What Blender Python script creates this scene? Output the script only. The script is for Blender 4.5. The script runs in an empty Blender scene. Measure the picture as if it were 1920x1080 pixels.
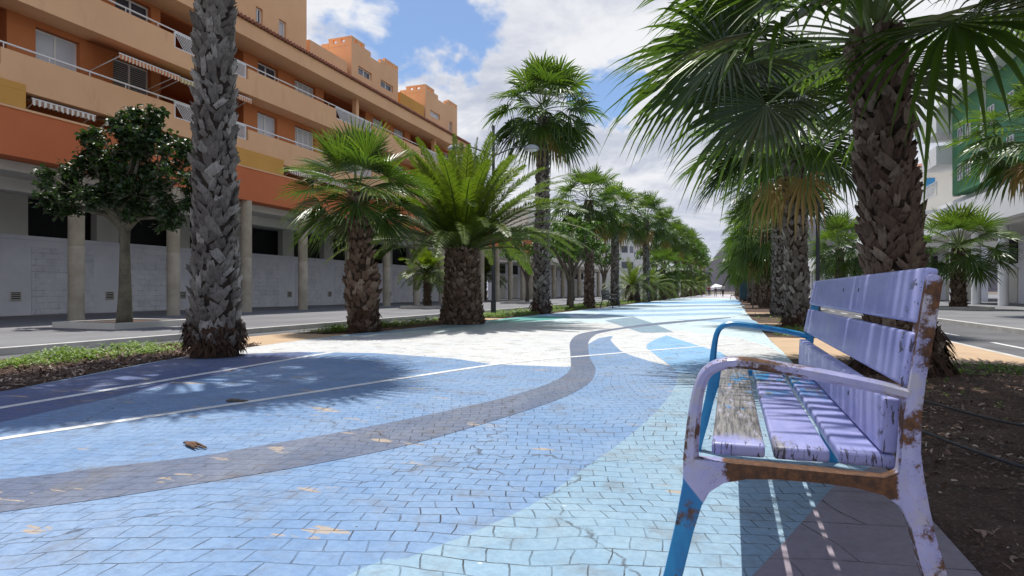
import bpy, bmesh, math, random
from mathutils import Vector, Matrix, noise
R = math.radians
C = bpy.context.scene.collection
sc = bpy.context.scene
# ---------------------------------------------------------------- camera
TH = math.atan(410/1140)
cd = bpy.data.cameras.new('camera'); cam = bpy.data.objects.new('camera', cd); C.objects.link(cam)
cam.location = (0, 0, .8); cam.rotation_euler = (R(90), 0, TH)
cd.sensor_width = 36; cd.lens = 1140/1920*36; cd.shift_y = 6/1920; cd.clip_start = .05; cd.clip_end = 6000
sc.camera = cam
sc.view_settings.view_transform = 'Standard'; sc.view_settings.look = 'None'
sc.view_settings.exposure = 0.0; sc.view_settings.gamma = 1
# ---------------------------------------------------------------- sun and sky
TOSUN = Vector((-.17, .22, 1)).normalized()
sd = bpy.data.lights.new('sun', 'SUN'); sd.energy = 4.9; sd.angle = R(.5); sd.color = (1, .955, .88)
so = bpy.data.objects.new('sun', sd); C.objects.link(so)
so.rotation_euler = (-TOSUN).to_track_quat('-Z', 'Y').to_euler(); so.location = (0, 0, 30)


def val(nt, v):
    n = nt.nodes.new('ShaderNodeValue'); n.outputs[0].default_value = v; return n.outputs[0]


def lk(nt, sock, v):
    if isinstance(v, bpy.types.NodeSocket): nt.links.new(v, sock)
    elif v is not None:
        if isinstance(v, (tuple, list)) and len(v) == 3 and sock.type == 'RGBA': v = (*v, 1)
        sock.default_value = v


def mth(nt, op, a, b=None, c=None, clamp=False):
    n = nt.nodes.new('ShaderNodeMath'); n.operation = op; n.use_clamp = clamp
    lk(nt, n.inputs[0], a); lk(nt, n.inputs[1], b); lk(nt, n.inputs[2], c)
    return n.outputs[0]


def vm(nt, op, a, b=None, s=None):
    n = nt.nodes.new('ShaderNodeVectorMath'); n.operation = op
    lk(nt, n.inputs[0], a)
    if b is not None: lk(nt, n.inputs[1], b)
    if s is not None: lk(nt, n.inputs['Scale'], s)
    return n.outputs['Value'] if op in ('DOT_PRODUCT', 'LENGTH', 'DISTANCE') else n.outputs[0]


def mix(nt, f, a, b, mode='MIX'):
    n = nt.nodes.new('ShaderNodeMix'); n.data_type = 'RGBA'; n.blend_type = mode
    lk(nt, n.inputs[0], f); lk(nt, n.inputs[6], a); lk(nt, n.inputs[7], b)
    return n.outputs[2]


def mr(nt, v, a, b, c=0., d=1., sm=True):
    n = nt.nodes.new('ShaderNodeMapRange'); n.interpolation_type = 'SMOOTHSTEP' if sm else 'LINEAR'
    lk(nt, n.inputs[0], v)
    for i, q in enumerate((a, b, c, d)): lk(nt, n.inputs[i+1], q)
    return n.outputs[0]


def nz(nt, vec, scale, detail=4, rough=.55, dist=0, col=False):
    n = nt.nodes.new('ShaderNodeTexNoise'); lk(nt, n.inputs['Vector'], vec)
    n.inputs['Scale'].default_value = scale; n.inputs['Detail'].default_value = detail
    n.inputs['Roughness'].default_value = rough; n.inputs['Distortion'].default_value = dist
    return n.outputs[1 if col else 0]


def vor(nt, vec, scale, feat='F1', out='Distance', rnd=1):
    n = nt.nodes.new('ShaderNodeTexVoronoi'); n.feature = feat; lk(nt, n.inputs['Vector'], vec)
    n.inputs['Scale'].default_value = scale; n.inputs['Randomness'].default_value = rnd
    return n.outputs[out]


def mapn(nt, vec, scale=(1, 1, 1), rot=(0, 0, 0), loc=(0, 0, 0)):
    n = nt.nodes.new('ShaderNodeMapping'); lk(nt, n.inputs[0], vec)
    n.inputs['Scale'].default_value = scale; n.inputs['Rotation'].default_value = rot; n.inputs['Location'].default_value = loc
    return n.outputs[0]


def sep(nt, v):
    n = nt.nodes.new('ShaderNodeSeparateXYZ'); lk(nt, n.inputs[0], v); return n.outputs


def comb(nt, x, y, z=0.):
    n = nt.nodes.new('ShaderNodeCombineXYZ'); lk(nt, n.inputs[0], x); lk(nt, n.inputs[1], y); lk(nt, n.inputs[2], z); return n.outputs[0]


w = bpy.data.worlds.new('World'); sc.world = w; w.use_nodes = True
nt = w.node_tree; nt.nodes.clear()
sky = nt.nodes.new('ShaderNodeTexSky'); sky.sky_type = 'NISHITA'; sky.sun_disc = False
sky.sun_elevation = math.asin(TOSUN.z); sky.sun_rotation = math.atan2(TOSUN.x, TOSUN.y)
sky.air_density = 1.0; sky.dust_density = .6; sky.ozone_density = 2.0
tc = nt.nodes.new('ShaderNodeTexCoord').outputs['Generated']
s_ = sep(nt, tc)
zz = mth(nt, 'ADD', mth(nt, 'MAXIMUM', s_[2], 0.), .16)
pl = comb(nt, mth(nt, 'DIVIDE', s_[0], zz), mth(nt, 'DIVIDE', s_[1], zz), 0.)
n1 = nz(nt, pl, 1.15, 7, .58, .35)
n2 = nz(nt, mapn(nt, pl, loc=(7.3, 2.1, 0)), 2.6, 6, .6, .5)


def skydir(u, v):
    f = Vector((-math.sin(TH), math.cos(TH), 0)); r = Vector((math.cos(TH), math.sin(TH), 0))
    return tuple((f*1140 + r*(u-960) + Vector((0, 0, 546-v))).normalized())


fac = mth(nt, 'ADD', mth(nt, 'MULTIPLY', n1, .6), mth(nt, 'MULTIPLY', n2, .4))
wob = vm(nt, 'SCALE', vm(nt, 'SUBTRACT', nz(nt, tc, 5., 5, .6, 0, True), (.5, .5, .5)), None, .42)
tcw = vm(nt, 'NORMALIZE', vm(nt, 'ADD', tc, wob))
for (u, v, wd, amt) in ((760, 75, .987, .15), (880, 90, .991, .13), (1115, 125, .992, .17), (1780, 40, .98, .06), (1150, 190, .993, .10)):
    d = vm(nt, 'DOT_PRODUCT', tcw, skydir(u, v))
    fac = mth(nt, 'SUBTRACT', fac, mr(nt, d, wd, 1., 0., amt))
cl = mr(nt, fac, .265, .37, 0., 1.)
cl = mth(nt, 'MULTIPLY', cl, mr(nt, s_[2], .46, .72, 1., .15))   # the cloud thins out overhead
shade = mr(nt, nz(nt, mapn(nt, pl, loc=(3.3, 9.1, 0)), 1.7, 6, .62, .4), .34, .62)
ccol = mix(nt, shade, (5.2, 5.6, 6.8), (9.0, 9.1, 9.4))
ccol = mix(nt, mr(nt, s_[2], .02, .22, .65, 0.), ccol, (5.9, 6.3, 7.6))
skc = mix(nt, 1., sky.outputs[0], (1.15, 1.35, 1.55), 'MULTIPLY')
skc = mix(nt, .25, skc, (4.0, 5.0, 7.0))
bg = nt.nodes.new('ShaderNodeBackground'); bg.inputs[1].default_value = .1
lk(nt, bg.inputs[0], mix(nt, cl, skc, ccol))
wo = nt.nodes.new('ShaderNodeOutputWorld'); nt.links.new(bg.outputs[0], wo.inputs[0])


# ---------------------------------------------------------------- material helpers
def newmat(name):
    m = bpy.data.materials.new(name); m.use_nodes = True
    nt = m.node_tree
    return m, nt, nt.nodes['Principled BSDF']


def pos(nt): return nt.nodes.new('ShaderNodeNewGeometry').outputs['Position']
def obc(nt): return nt.nodes.new('ShaderNodeTexCoord').outputs['Object']


def bump(nt, b, h, strength=.5, dist=.01, prev=None):
    n = nt.nodes.new('ShaderNodeBump'); n.inputs['Strength'].default_value = strength; n.inputs['Distance'].default_value = dist
    lk(nt, n.inputs['Height'], h)
    if prev: lk(nt, n.inputs['Normal'], prev)
    lk(nt, b.inputs['Normal'], n.outputs[0]); return n.outputs[0]


def simple(name, c1, c2=None, scale=3., rough=.7, bs=.3, bd=.01, metal=0., stain=None, sscale=1., stretch=(1, 1, 1), spec=.5):
    m, nt, b = newmat(name); p = mapn(nt, obc(nt), stretch)
    c2 = c2 or tuple(x*.75 for x in c1)
    f = nz(nt, p, scale, 6, .6)
    col = mix(nt, mr(nt, f, .3, .7), c1, c2)
    if stain:
        col = mix(nt, mr(nt, nz(nt, mapn(nt, obc(nt), (1, 1, .25)), sscale, 6, .65), .55, .78, 0., .7), col, stain)
    lk(nt, b.inputs['Base Color'], col)
    b.inputs['Roughness'].default_value = rough; b.inputs['Metallic'].default_value = metal
    b.inputs['Specular IOR Level'].default_value = spec
    bump(nt, b, nz(nt, p, scale*8, 4), bs, bd)
    return m


def paver(name, c, c2=None, joint=(.04, .033, .028), plain=False, jointmask=True, big=False):
    m, nt, b = newmat(name); p = pos(nt)
    c2 = c2 or tuple(x*.72 for x in c)
    wz = nz(nt, p, .55, 2, .5, 0, True); wz2 = nz(nt, p, 5., 3, .5, 0, True)
    q = vm(nt, 'ADD', p, vm(nt, 'SCALE', vm(nt, 'SUBTRACT', wz, (.5, .5, .5)), None, .65))
    q = vm(nt, 'ADD', q, vm(nt, 'SCALE', vm(nt, 'SUBTRACT', wz2, (.5, .5, .5)), None, .042))
    q = mapn(nt, q, rot=(0, 0, R(-16)))
    br = nt.nodes.new('ShaderNodeTexBrick'); lk(nt, br.inputs['Vector'], q)
    br.inputs['Scale'].default_value = 1.; br.inputs['Mortar Size'].default_value = 0.0026 if not big else .004
    br.inputs['Mortar Smooth'].default_value = .6
    br.inputs['Brick Width'].default_value = .118 if not big else .45; br.inputs['Row Height'].default_value = .083 if not big else .36
    br.inputs['Color1'].default_value = (0, 0, 0, 1); br.inputs['Color2'].default_value = (1, 1, 1, 1); br.inputs['Mortar'].default_value = (.5, .5, .5, 1)
    jf = br.outputs['Fac']
    s = sep(nt, p)
    # joints filled by paint in places
    jm = mth(nt, 'MULTIPLY', mr(nt, nz(nt, p, 1.1, 5, .65), .40, .56, .10, 1.), mr(nt, mth(nt, 'ADD', mth(nt, 'ADD', s[0], mth(nt, 'MULTIPLY', s[1], -.10)), mth(nt, 'MULTIPLY', nz(nt, p, .7, 3), 1.6)), -2.3, -.4, .07, 1.))
    jw = mr(nt, nz(nt, p, 9., 4, .7), .40, .56, .08, 1.)
    jfull = mth(nt, 'MULTIPLY', jf, mth(nt, 'MULTIPLY', jm, jw))
    crk = mr(nt, vor(nt, vm(nt, 'ADD', p, vm(nt, 'SCALE', wz2, None, .25)), .55, 'DISTANCE_TO_EDGE'), .0, .006, .75, 0.)
    jfull = mth(nt, 'MAXIMUM', jfull, mth(nt, 'MULTIPLY', crk, jw))
    tone = mix(nt, mr(nt, nz(nt, p, 1.3, 9, .76), .36, .66), c, c2)
    tone = mix(nt, mr(nt, nz(nt, mapn(nt, p, (1, .35, 1), (0, 0, R(12)), (4, 4, 0)), .8, 7, .7), .46, .68, 0., .38), tone, tuple(min(1, x*.55+.27) for x in c))
    tone = mix(nt, mth(nt, 'MULTIPLY', br.outputs['Color'], .16), tone, tuple(min(1, x*1.35+.02) for x in c))
    tone = mix(nt, mr(nt, nz(nt, p, 38., 5, .7), .35, .75, 0., .42), tone, tuple(x*.62 for x in c))
    tone = mix(nt, mr(nt, nz(nt, mapn(nt, p, loc=(5, 2, 0)), 16., 6, .75), .6, .78, 0., .5), tone, tuple(min(1, x*1.3+.1) for x in c))
    # grime settled around the joints
    gr = mth(nt, 'MULTIPLY', mr(nt, nz(nt, p, 3.3, 7, .72), .50, .70), .5)
    gr = mth(nt, 'ADD', gr, mth(nt, 'MULTIPLY', mr(nt, br.outputs['Fac'], 0., .6), mth(nt, 'MULTIPLY', jm, .25)), clamp=True)
    tone = mix(nt, gr, tone, (.16, .14, .12))
    if not plain:
        pk = mapn(nt, p, (1.5, 5, 1), (0, 0, R(14)))
        pe = mr(nt, mth(nt, 'ADD', nz(nt, pk, 1.1, 7, .64), mr(nt, s[0], -.8, -2.6, 0., .035)), .655, .672)
        tone = mix(nt, mth(nt, 'MULTIPLY', pe, .85), tone, mix(nt, nz(nt, p, 30, 4), (.50, .40, .29), (.36, .28, .21)))
        dots = mr(nt, vor(nt, p, 7.), .03, .045, .9, 0.)
        dots = mth(nt, 'MULTIPLY', dots, mr(nt, nz(nt, p, 3.7, 2), .5, .55))
        tone = mix(nt, dots, tone, (.03, .022, .02))
        wd = mr(nt, vor(nt, mapn(nt, p, (1, 1.6, 1), loc=(3.1, 1.7, 0)), 4.3), .025, .045, .8, 0.)
        wd = mth(nt, 'MULTIPLY', wd, mr(nt, nz(nt, mapn(nt, p, loc=(9, 3, 1)), 2.9, 2), .52, .56))
        tone = mix(nt, wd, tone, (.75, .73, .68))
    col = mix(nt, mth(nt, 'MULTIPLY', jfull, .96), tone, joint)
    lk(nt, b.inputs['Base Color'], col)
    lk(nt, b.inputs['Roughness'], mr(nt, nz(nt, p, 14, 4), .3, .7, .42, .68))
    h = mth(nt, 'SUBTRACT', mth(nt, 'MULTIPLY', nz(nt, p, 22, 6, .65), .45), mth(nt, 'MULTIPLY', jf, 1.))
    bump(nt, b, h, .8, .009)
    return m


M = {}
M['pale'] = paver('paint_pale_cyan', (.60, .73, .76), (.52, .66, .72))
M['cream'] = paver('paint_cream', (.68, .685, .67), (.58, .60, .62))
M['blue'] = paver('paint_blue', (.15, .265, .46), (.225, .335, .50))
M['teal'] = paver('paint_light_teal', (.215, .35, .475), (.30, .43, .52))
M['sky_blue'] = paver('paint_sky_blue', (.20, .43, .72), (.27, .50, .74))
M['lilac'] = paver('paint_dull_lilac', (.30, .25, .30), (.23, .20, .24), big=True)
M['ribbon'] = paver('paint_slate', (.098, .13, .215), (.13, .16, .23))
M['slate'] = paver('paint_grey_blue', (.24, .36, .45))
M['border'] = paver('paint_slate_and_shade', (.085, .125, .27), (.11, .15, .28))  # border strip: part paint, part palm shadow put into the colour
M['green'] = paver('paint_green_and_shade', (.08, .40, .36))  # green paint with the palm crown's shadow mixed into its colour
M['band'] = paver('paint_soft_blue', (.34, .53, .70))
M['far'] = paver('paving_lilac_white', (.58, .54, .58), plain=True)
M['line'] = simple('line_paint', (.78, .78, .76), (.60, .60, .60), 6, .6, stain=(.45, .47, .55), sscale=6)
M['sand'] = simple('sandy_paving', (.52, .37, .235), (.44, .31, .20), 2.5, .85, .4, .006, stain=(.36, .26, .18), sscale=2)
M['asphalt'] = simple('asphalt', (.135, .135, .145), (.085, .085, .092), .8, .85, .6, .006, stain=(.19, .185, .18), sscale=.9)
M['pavement'] = simple('pavement_asphalt', (.21, .21, .22), (.14, .14, .15), .5, .85, .5, .006, stain=(.27, .26, .25), sscale=.7)
M['kerb'] = simple('kerb_concrete', (.58, .57, .54), (.42, .41, .39), 3, .8, .4)
M['ground'] = simple('ground_earth', (.16, .13, .10), (.11, .09, .07), .05, .95)


def soil_mat():
    m, nt, b = newmat('soil'); p = pos(nt)
    f = nz(nt, p, 3, 8, .75); g = nz(nt, p, 45, 5, .7)
    c = mix(nt, mr(nt, f, .35, .65), (.062, .034, .024), (.13, .078, .055))
    c = mix(nt, mr(nt, g, .56, .68, 0., .75), c, (.33, .245, .19))
    c = mix(nt, mr(nt, vor(nt, p, 60), .1, .35, .5, 0.), c, (.25, .18, .135))
    lk(nt, b.inputs['Base Color'], c); b.inputs['Roughness'].default_value = .95
    bump(nt, b, mth(nt, 'ADD', g, mth(nt, 'MULTIPLY', vor(nt, p, 38), .9)), 1., .02)
    return m


M['soil'] = soil_mat()


def leaf_mat(name, dark, light, hi, trans=.35, rough=.42):
    m, nt, b = newmat(name)
    at = nt.nodes.new('ShaderNodeAttribute'); at.attribute_name = 'tone'
    geo = nt.nodes.new('ShaderNodeNewGeometry')
    t = mth(nt, 'ADD', mth(nt, 'MULTIPLY', at.outputs['Fac'], .75), mth(nt, 'MULTIPLY', geo.outputs['Random Per Island'], .3), clamp=True)
    ob = nt.nodes.new('ShaderNodeObjectInfo').outputs['Random']
    c = mix(nt, mr(nt, t, 0., .65, sm=False), dark, light)
    c = mix(nt, mr(nt, t, .6, 1.), c, hi)
    c = mix(nt, mth(nt, 'MULTIPLY', ob, .25), c, light)
    dead = mr(nt, at.outputs['Fac'], 1.2, 1.8)
    c = mix(nt, dead, c, (.30, .20, .10))
    lk(nt, b.inputs['Base Color'], c); b.inputs['Roughness'].default_value = rough
    b.inputs['Specular IOR Level'].default_value = .6
    tr = nt.nodes.new('ShaderNodeBsdfTranslucent')
    lk(nt, tr.inputs[0], mix(nt, 1., c, (1.5, 1.7, .7), 'MULTIPLY'))
    ms = nt.nodes.new('ShaderNodeMixShader'); ms.inputs[0].default_value = trans
    nt.links.new(b.outputs[0], ms.inputs[1]); nt.links.new(tr.outputs[0], ms.inputs[2])
    nt.links.new(ms.outputs[0], nt.nodes['Material Output'].inputs[0])
    return m


M['fan'] = leaf_mat('fan_palm_leaf', (.018, .038, .009), (.082, .135, .022), (.25, .29, .06), .42, .36)
M['feather'] = leaf_mat('feather_palm_leaf', (.025, .05, .008), (.12, .165, .018), (.34, .36, .055), .36)
M['broad'] = leaf_mat('broad_leaf', (.012, .026, .009), (.032, .065, .016), (.085, .125, .032), .25, .38)
M['lush'] = leaf_mat('lush_leaf', (.035, .075, .014), (.08, .16, .02), (.16, .25, .04), .35, .45)
M['weed'] = leaf_mat('weed_leaf', (.06, .12, .018), (.16, .25, .04), (.34, .42, .12), .35, .5)


def boot_mat(name, lo, hi, tipc):
    m, nt, b = newmat(name)
    at = nt.nodes.new('ShaderNodeAttribute'); at.attribute_name = 'tone'
    rn = nt.nodes.new('ShaderNodeNewGeometry').outputs['Random Per Island']
    p = obc(nt)
    c = mix(nt, at.outputs['Fac'], lo, hi)
    c = mix(nt, mr(nt, rn, .55, 1., 0., .75), c, tipc)
    c = mix(nt, mr(nt, nz(nt, mapn(nt, p, (1, 1, .35)), 42, 5, .7), .42, .72, 0., .7), c, tuple(x*.35 for x in lo))
    lk(nt, b.inputs['Base Color'], c); b.inputs['Roughness'].default_value = .85
    b.inputs['Specular IOR Level'].default_value = .25
    bump(nt, b, nz(nt, mapn(nt, p, (1, 1, .2)), 70, 4, .7), .8, .01)
    return m


M['boot_grey'] = boot_mat('trunk_boots_grey', (.105, .09, .078), (.24, .215, .192), (.44, .41, .375))
M['boot_brown'] = boot_mat('trunk_boots_brown', (.09, .055, .040), (.19, .132, .098), (.33, .26, .205))
M['core'] = simple('trunk_core', (.03, .02, .015), (.05, .033, .022), 12, .95, .8, .02)
M['fibre'] = simple('trunk_fibre', (.11, .055, .030), (.05, .026, .016), 22, .95, 1., .03, stretch=(1, 1, .3))
M['bark'] = simple('bark', (.16, .15, .105), (.09, .082, .06), 5, .85, .8, .01, stain=(.10, .09, .06), sscale=4)
M['bark_dark'] = simple('bark_dark', (.13, .105, .08), (.08, .065, .05), 5, .85, .8, .01)
M['peach'] = simple('peach_render', (.82, .485, .265), (.76, .435, .235), .6, .85, .25, .004, stain=(.62, .34, .185), sscale=2.2)
M['terra'] = simple('terracotta_render', (.56, .195, .066), (.50, .165, .055), .6, .85, .25, .004, stain=(.46, .16, .055), sscale=.9)
M['terra_low'] = simple('terracotta_band', (.62, .175, .065), (.54, .145, .052), .4, .85, .25, .004, stain=(.5, .14, .055), sscale=.7)
M['ochre'] = simple('ochre_render', (.66, .34, .075), (.60, .30, .065), .8, .85, .2, .004)
M['conc'] = simple('concrete_grey', (.62, .60, .55), (.55, .53, .49), 1.2, .85, .3, .004)
M['column'] = simple('column_concrete', (.46, .40, .31), (.34, .29, .22), 2.0, .85, .5, .004, stain=(.30, .24, .16), sscale=2.2)
M['white'] = simple('white_paint', (.80, .80, .80), (.74, .74, .74), 1.2, .6, .1, .003)
M['alu'] = simple('white_frame', (.80, .80, .80), (.75, .75, .75), 3, .4, .05)
M['black'] = simple('shade_black', (.012, .012, .014), (.02, .02, .022), 2, .9)  # flat black standing in for the shade inside openings and vents
M['tile'] = simple('roof_tile', (.34, .13, .075), (.20, .085, .055), 5, .85, .5)
M['metal'] = simple('dark_lamp_metal', (.055, .06, .07), (.04, .045, .05), 4, .45, .1, metal=.3)
M['lampglass'] = simple('lamp_hood', (.42, .44, .46), (.36, .38, .40), 4, .3, .05)
M['hose'] = simple('hose_rubber', (.035, .035, .04), (.06, .06, .065), 30, .45, .2)
M['twig'] = simple('dry_husk', (.20, .105, .055), (.09, .05, .03), 30, .85, .5)
M['bone'] = simple('dry_twig', (.46, .40, .32), (.32, .27, .21), 30, .85, .5)
M['skin'] = simple('skin', (.42, .25, .17), (.40, .24, .16), 3, .6, .05)
M['hair'] = simple('hair', (.03, .02, .015), None, 20, .7)
M['greenwall'] = simple('green_render', (.075, .24, .115), (.065, .21, .10), .8, .8, .2, .004, stain=(.06, .18, .09))
M['cream_wall'] = simple('cream_render', (.70, .66, .58), (.64, .60, .52), .5, .8, .2, .004)
M['white_wall'] = simple('white_render', (.76, .76, .76), (.70, .70, .70), .5, .8, .2, .004, stain=(.6, .6, .6))
M['bluepaint'] = simple('blue_paint', (.04, .25, .50), None, 4, .6)
M['hill'] = simple('hill_scrub_haze', (.06, .055, .075), (.04, .037, .052), .012, .95, .6, 3.)  # grey-purple tint puts the distance haze into the scrub colour
M['kiosk'] = simple('dark_teal_paint', (.025, .06, .075), (.02, .045, .06), 2, .5)


def glassm():
    m, nt, b = newmat('window_glass')
    p = obc(nt)
    lk(nt, b.inputs['Base Color'], mix(nt, nz(nt, p, 1.5, 2), (.03, .045, .07), (.09, .11, .15)))
    b.inputs['Roughness'].default_value = .08; b.inputs['Specular IOR Level'].default_value = .9
    return m


M['glass'] = glassm()
M['blind'] = simple('roller_blind', (.62, .66, .72), (.56, .60, .66), 1.5, .35, .05)


def stripes(name, a, bb, axis, freq, rough=.8):
    m, nt, b = newmat(name); s = sep(nt, obc(nt))[axis]
    f = mr(nt, mth(nt, 'SINE', mth(nt, 'MULTIPLY', s, freq*2*math.pi)), -.15, .15)
    lk(nt, b.inputs['Base Color'], mix(nt, f, a, bb)); b.inputs['Roughness'].default_value = rough
    return m


M['awning_red'] = stripes('awning_orange_stripe', (.56, .17, .06), (.68, .55, .42), 1, 9)
M['awning_yellow'] = stripes('awning_yellow_stripe', (.46, .32, .12), (.62, .54, .36), 1, 8)
M['awning_cream'] = stripes('awning_cream_stripe', (.34, .20, .14), (.74, .70, .62), 1, 7)
M['louvre'] = stripes('louvre_slats', (.70, .71, .73), (.34, .36, .40), 2, 14, .5)
M['louvre_dark'] = stripes('open_shutter_slats', (.42, .44, .46), (.05, .055, .06), 2, 15, .5)


def brickwhite():
    m, nt, b = newmat('painted_blockwork'); s = sep(nt, obc(nt))
    q = comb(nt, s[1], s[2])
    wz = nz(nt, q, 3, 3, .5, 0, True)
    q = vm(nt, 'ADD', q, vm(nt, 'SCALE', wz, None, .03))
    br = nt.nodes.new('ShaderNodeTexBrick'); lk(nt, br.inputs['Vector'], q)
    br.inputs['Scale'].default_value = 1.; br.inputs['Brick Width'].default_value = .5; br.inputs['Row Height'].default_value = .21
    br.inputs['Mortar Size'].default_value = .008; br.inputs['Mortar Smooth'].default_value = .5
    f = mth(nt, 'MULTIPLY', br.outputs['Fac'], mr(nt, nz(nt, q, 2.2, 6, .7), .45, .6))
    c = mix(nt, mr(nt, nz(nt, q, 1.8, 7, .7), .35, .7), (.80, .80, .87), (.62, .62, .70))
    c = mix(nt, mr(nt, nz(nt, q, 5, 8, .8), .62, .70, 0., .6), c, (.40, .38, .38))
    lk(nt, b.inputs['Base Color'], mix(nt, mth(nt, 'MULTIPLY', f, .75), c, (.22, .20, .21)))
    b.inputs['Roughness'].default_value = .85
    bump(nt, b, mth(nt, 'SUBTRACT', nz(nt, q, 20, 5), mth(nt, 'MULTIPLY', br.outputs['Fac'], 1.)), .7, .01)
    return m


M['block'] = brickwhite()
M['lowwhite'] = simple('low_wall_paint', (.80, .80, .87), (.70, .70, .78), .9, .85, .3, .004, stain=(.58, .57, .60), sscale=1.1)

# ---------------------------------------------------------------- bench paint


def bench_paint(kind):
    m, nt, b = newmat('bench_paint_'+kind); p = obc(nt); s = sep(nt, p)
    lil = mix(nt, mr(nt, nz(nt, mapn(nt, p, (3, .6, 3)), 3, 6, .65), .35, .68), (.335, .35, .62), (.245, .265, .53))
    gp = mapn(nt, p, (1, .045, 1))        # grain runs along the slat
    grain = nz(nt, gp, 130, 6, .7)
    wood = mix(nt, mr(nt, grain, .38, .62), (.27, .255, .245), (.085, .08, .082))
    n_f = nz(nt, mapn(nt, p, (1, .35, 1)), 9, 8, .72)
    blu = (.025, .24, .52)
    if kind == 'back':
        col = mix(nt, mr(nt, nz(nt, mapn(nt, p, (4, 7, 1)), 5, 4, .6), .56, .7, 0., .35), lil, (.52, .53, .74))
        wear = mr(nt, n_f, .74, .80, 0., .6)
        col = mix(nt, wear, col, (.20, .19, .24))
    elif kind == 'front':
        keep = mr(nt, mth(nt, 'ADD', s[1], mth(nt, 'MULTIPLY', mth(nt, 'SUBTRACT', n_f, .5), .35)), -.79, -.70)
        col = mix(nt, keep, lil, wood)
        # flecks of old paint on the bare wood
        col = mix(nt, mth(nt, 'MULTIPLY', mr(nt, nz(nt, mapn(nt, p, (1, .16, 1)), 55, 5, .75), .55, .64), .75), col, (.40, .39, .50))
        col = mix(nt, mth(nt, 'MULTIPLY', mr(nt, nz(nt, mapn(nt, p, (1, .4, 1), loc=(2, 1, 0)), 8, 6, .7), .58, .62), .8), col, blu)
    else:
        far = mr(nt, mth(nt, 'ADD', s[1], mth(nt, 'MULTIPLY', mth(nt, 'SUBTRACT', n_f, .5), 1.6)), -.25, .15, 0., 1.)
        patch = mr(nt, nz(nt, mapn(nt, p, (1, .35, 1), loc=(1, 3, 0)), 9, 6, .7), .47, .52)
        col = mix(nt, mth(nt, 'MULTIPLY', far, patch), lil, blu)
        worn = mr(nt, mth(nt, 'ADD', n_f, mth(nt, 'MULTIPLY', far, .10)), .59, .66, 0., .85)
        col = mix(nt, worn, col, wood)
    # cracks near the sawn ends, along the grain and across the end face
    e = mr(nt, mth(nt, 'ABSOLUTE', mth(nt, 'ADD', s[1], .0)), .76, .835)
    cr = mr(nt, nz(nt, mapn(nt, p, (1, .10, .20)), 150, 3, .62, .5), .575, .60)
    cr = mth(nt, 'MULTIPLY', cr, e)
    cr2 = mth(nt, 'MULTIPLY', mr(nt, grain, .66, .70), mr(nt, n_f, .5, .6))
    cr = mth(nt, 'MAXIMUM', cr, mth(nt, 'MULTIPLY', cr2, .6 if kind != 'back' else .12))
    col = mix(nt, mth(nt, 'MULTIPLY', cr, .88), col, (.028, .022, .026))
    # dirt specks
    dk = mth(nt, 'MULTIPLY', mr(nt, vor(nt, p, 42), .05, .09, 1., 0.), mr(nt, nz(nt, p, 11, 3), .56, .62))
    col = mix(nt, mth(nt, 'MULTIPLY', dk, .7), col, (.05, .035, .03))
    lk(nt, b.inputs['Base Color'], col)
    lk(nt, b.inputs['Roughness'], mr(nt, n_f, .3, .7, .28, .5))
    bump(nt, b, mth(nt, 'SUBTRACT', mth(nt, 'MULTIPLY', grain, .35), cr), .5, .003)
    return m


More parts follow.
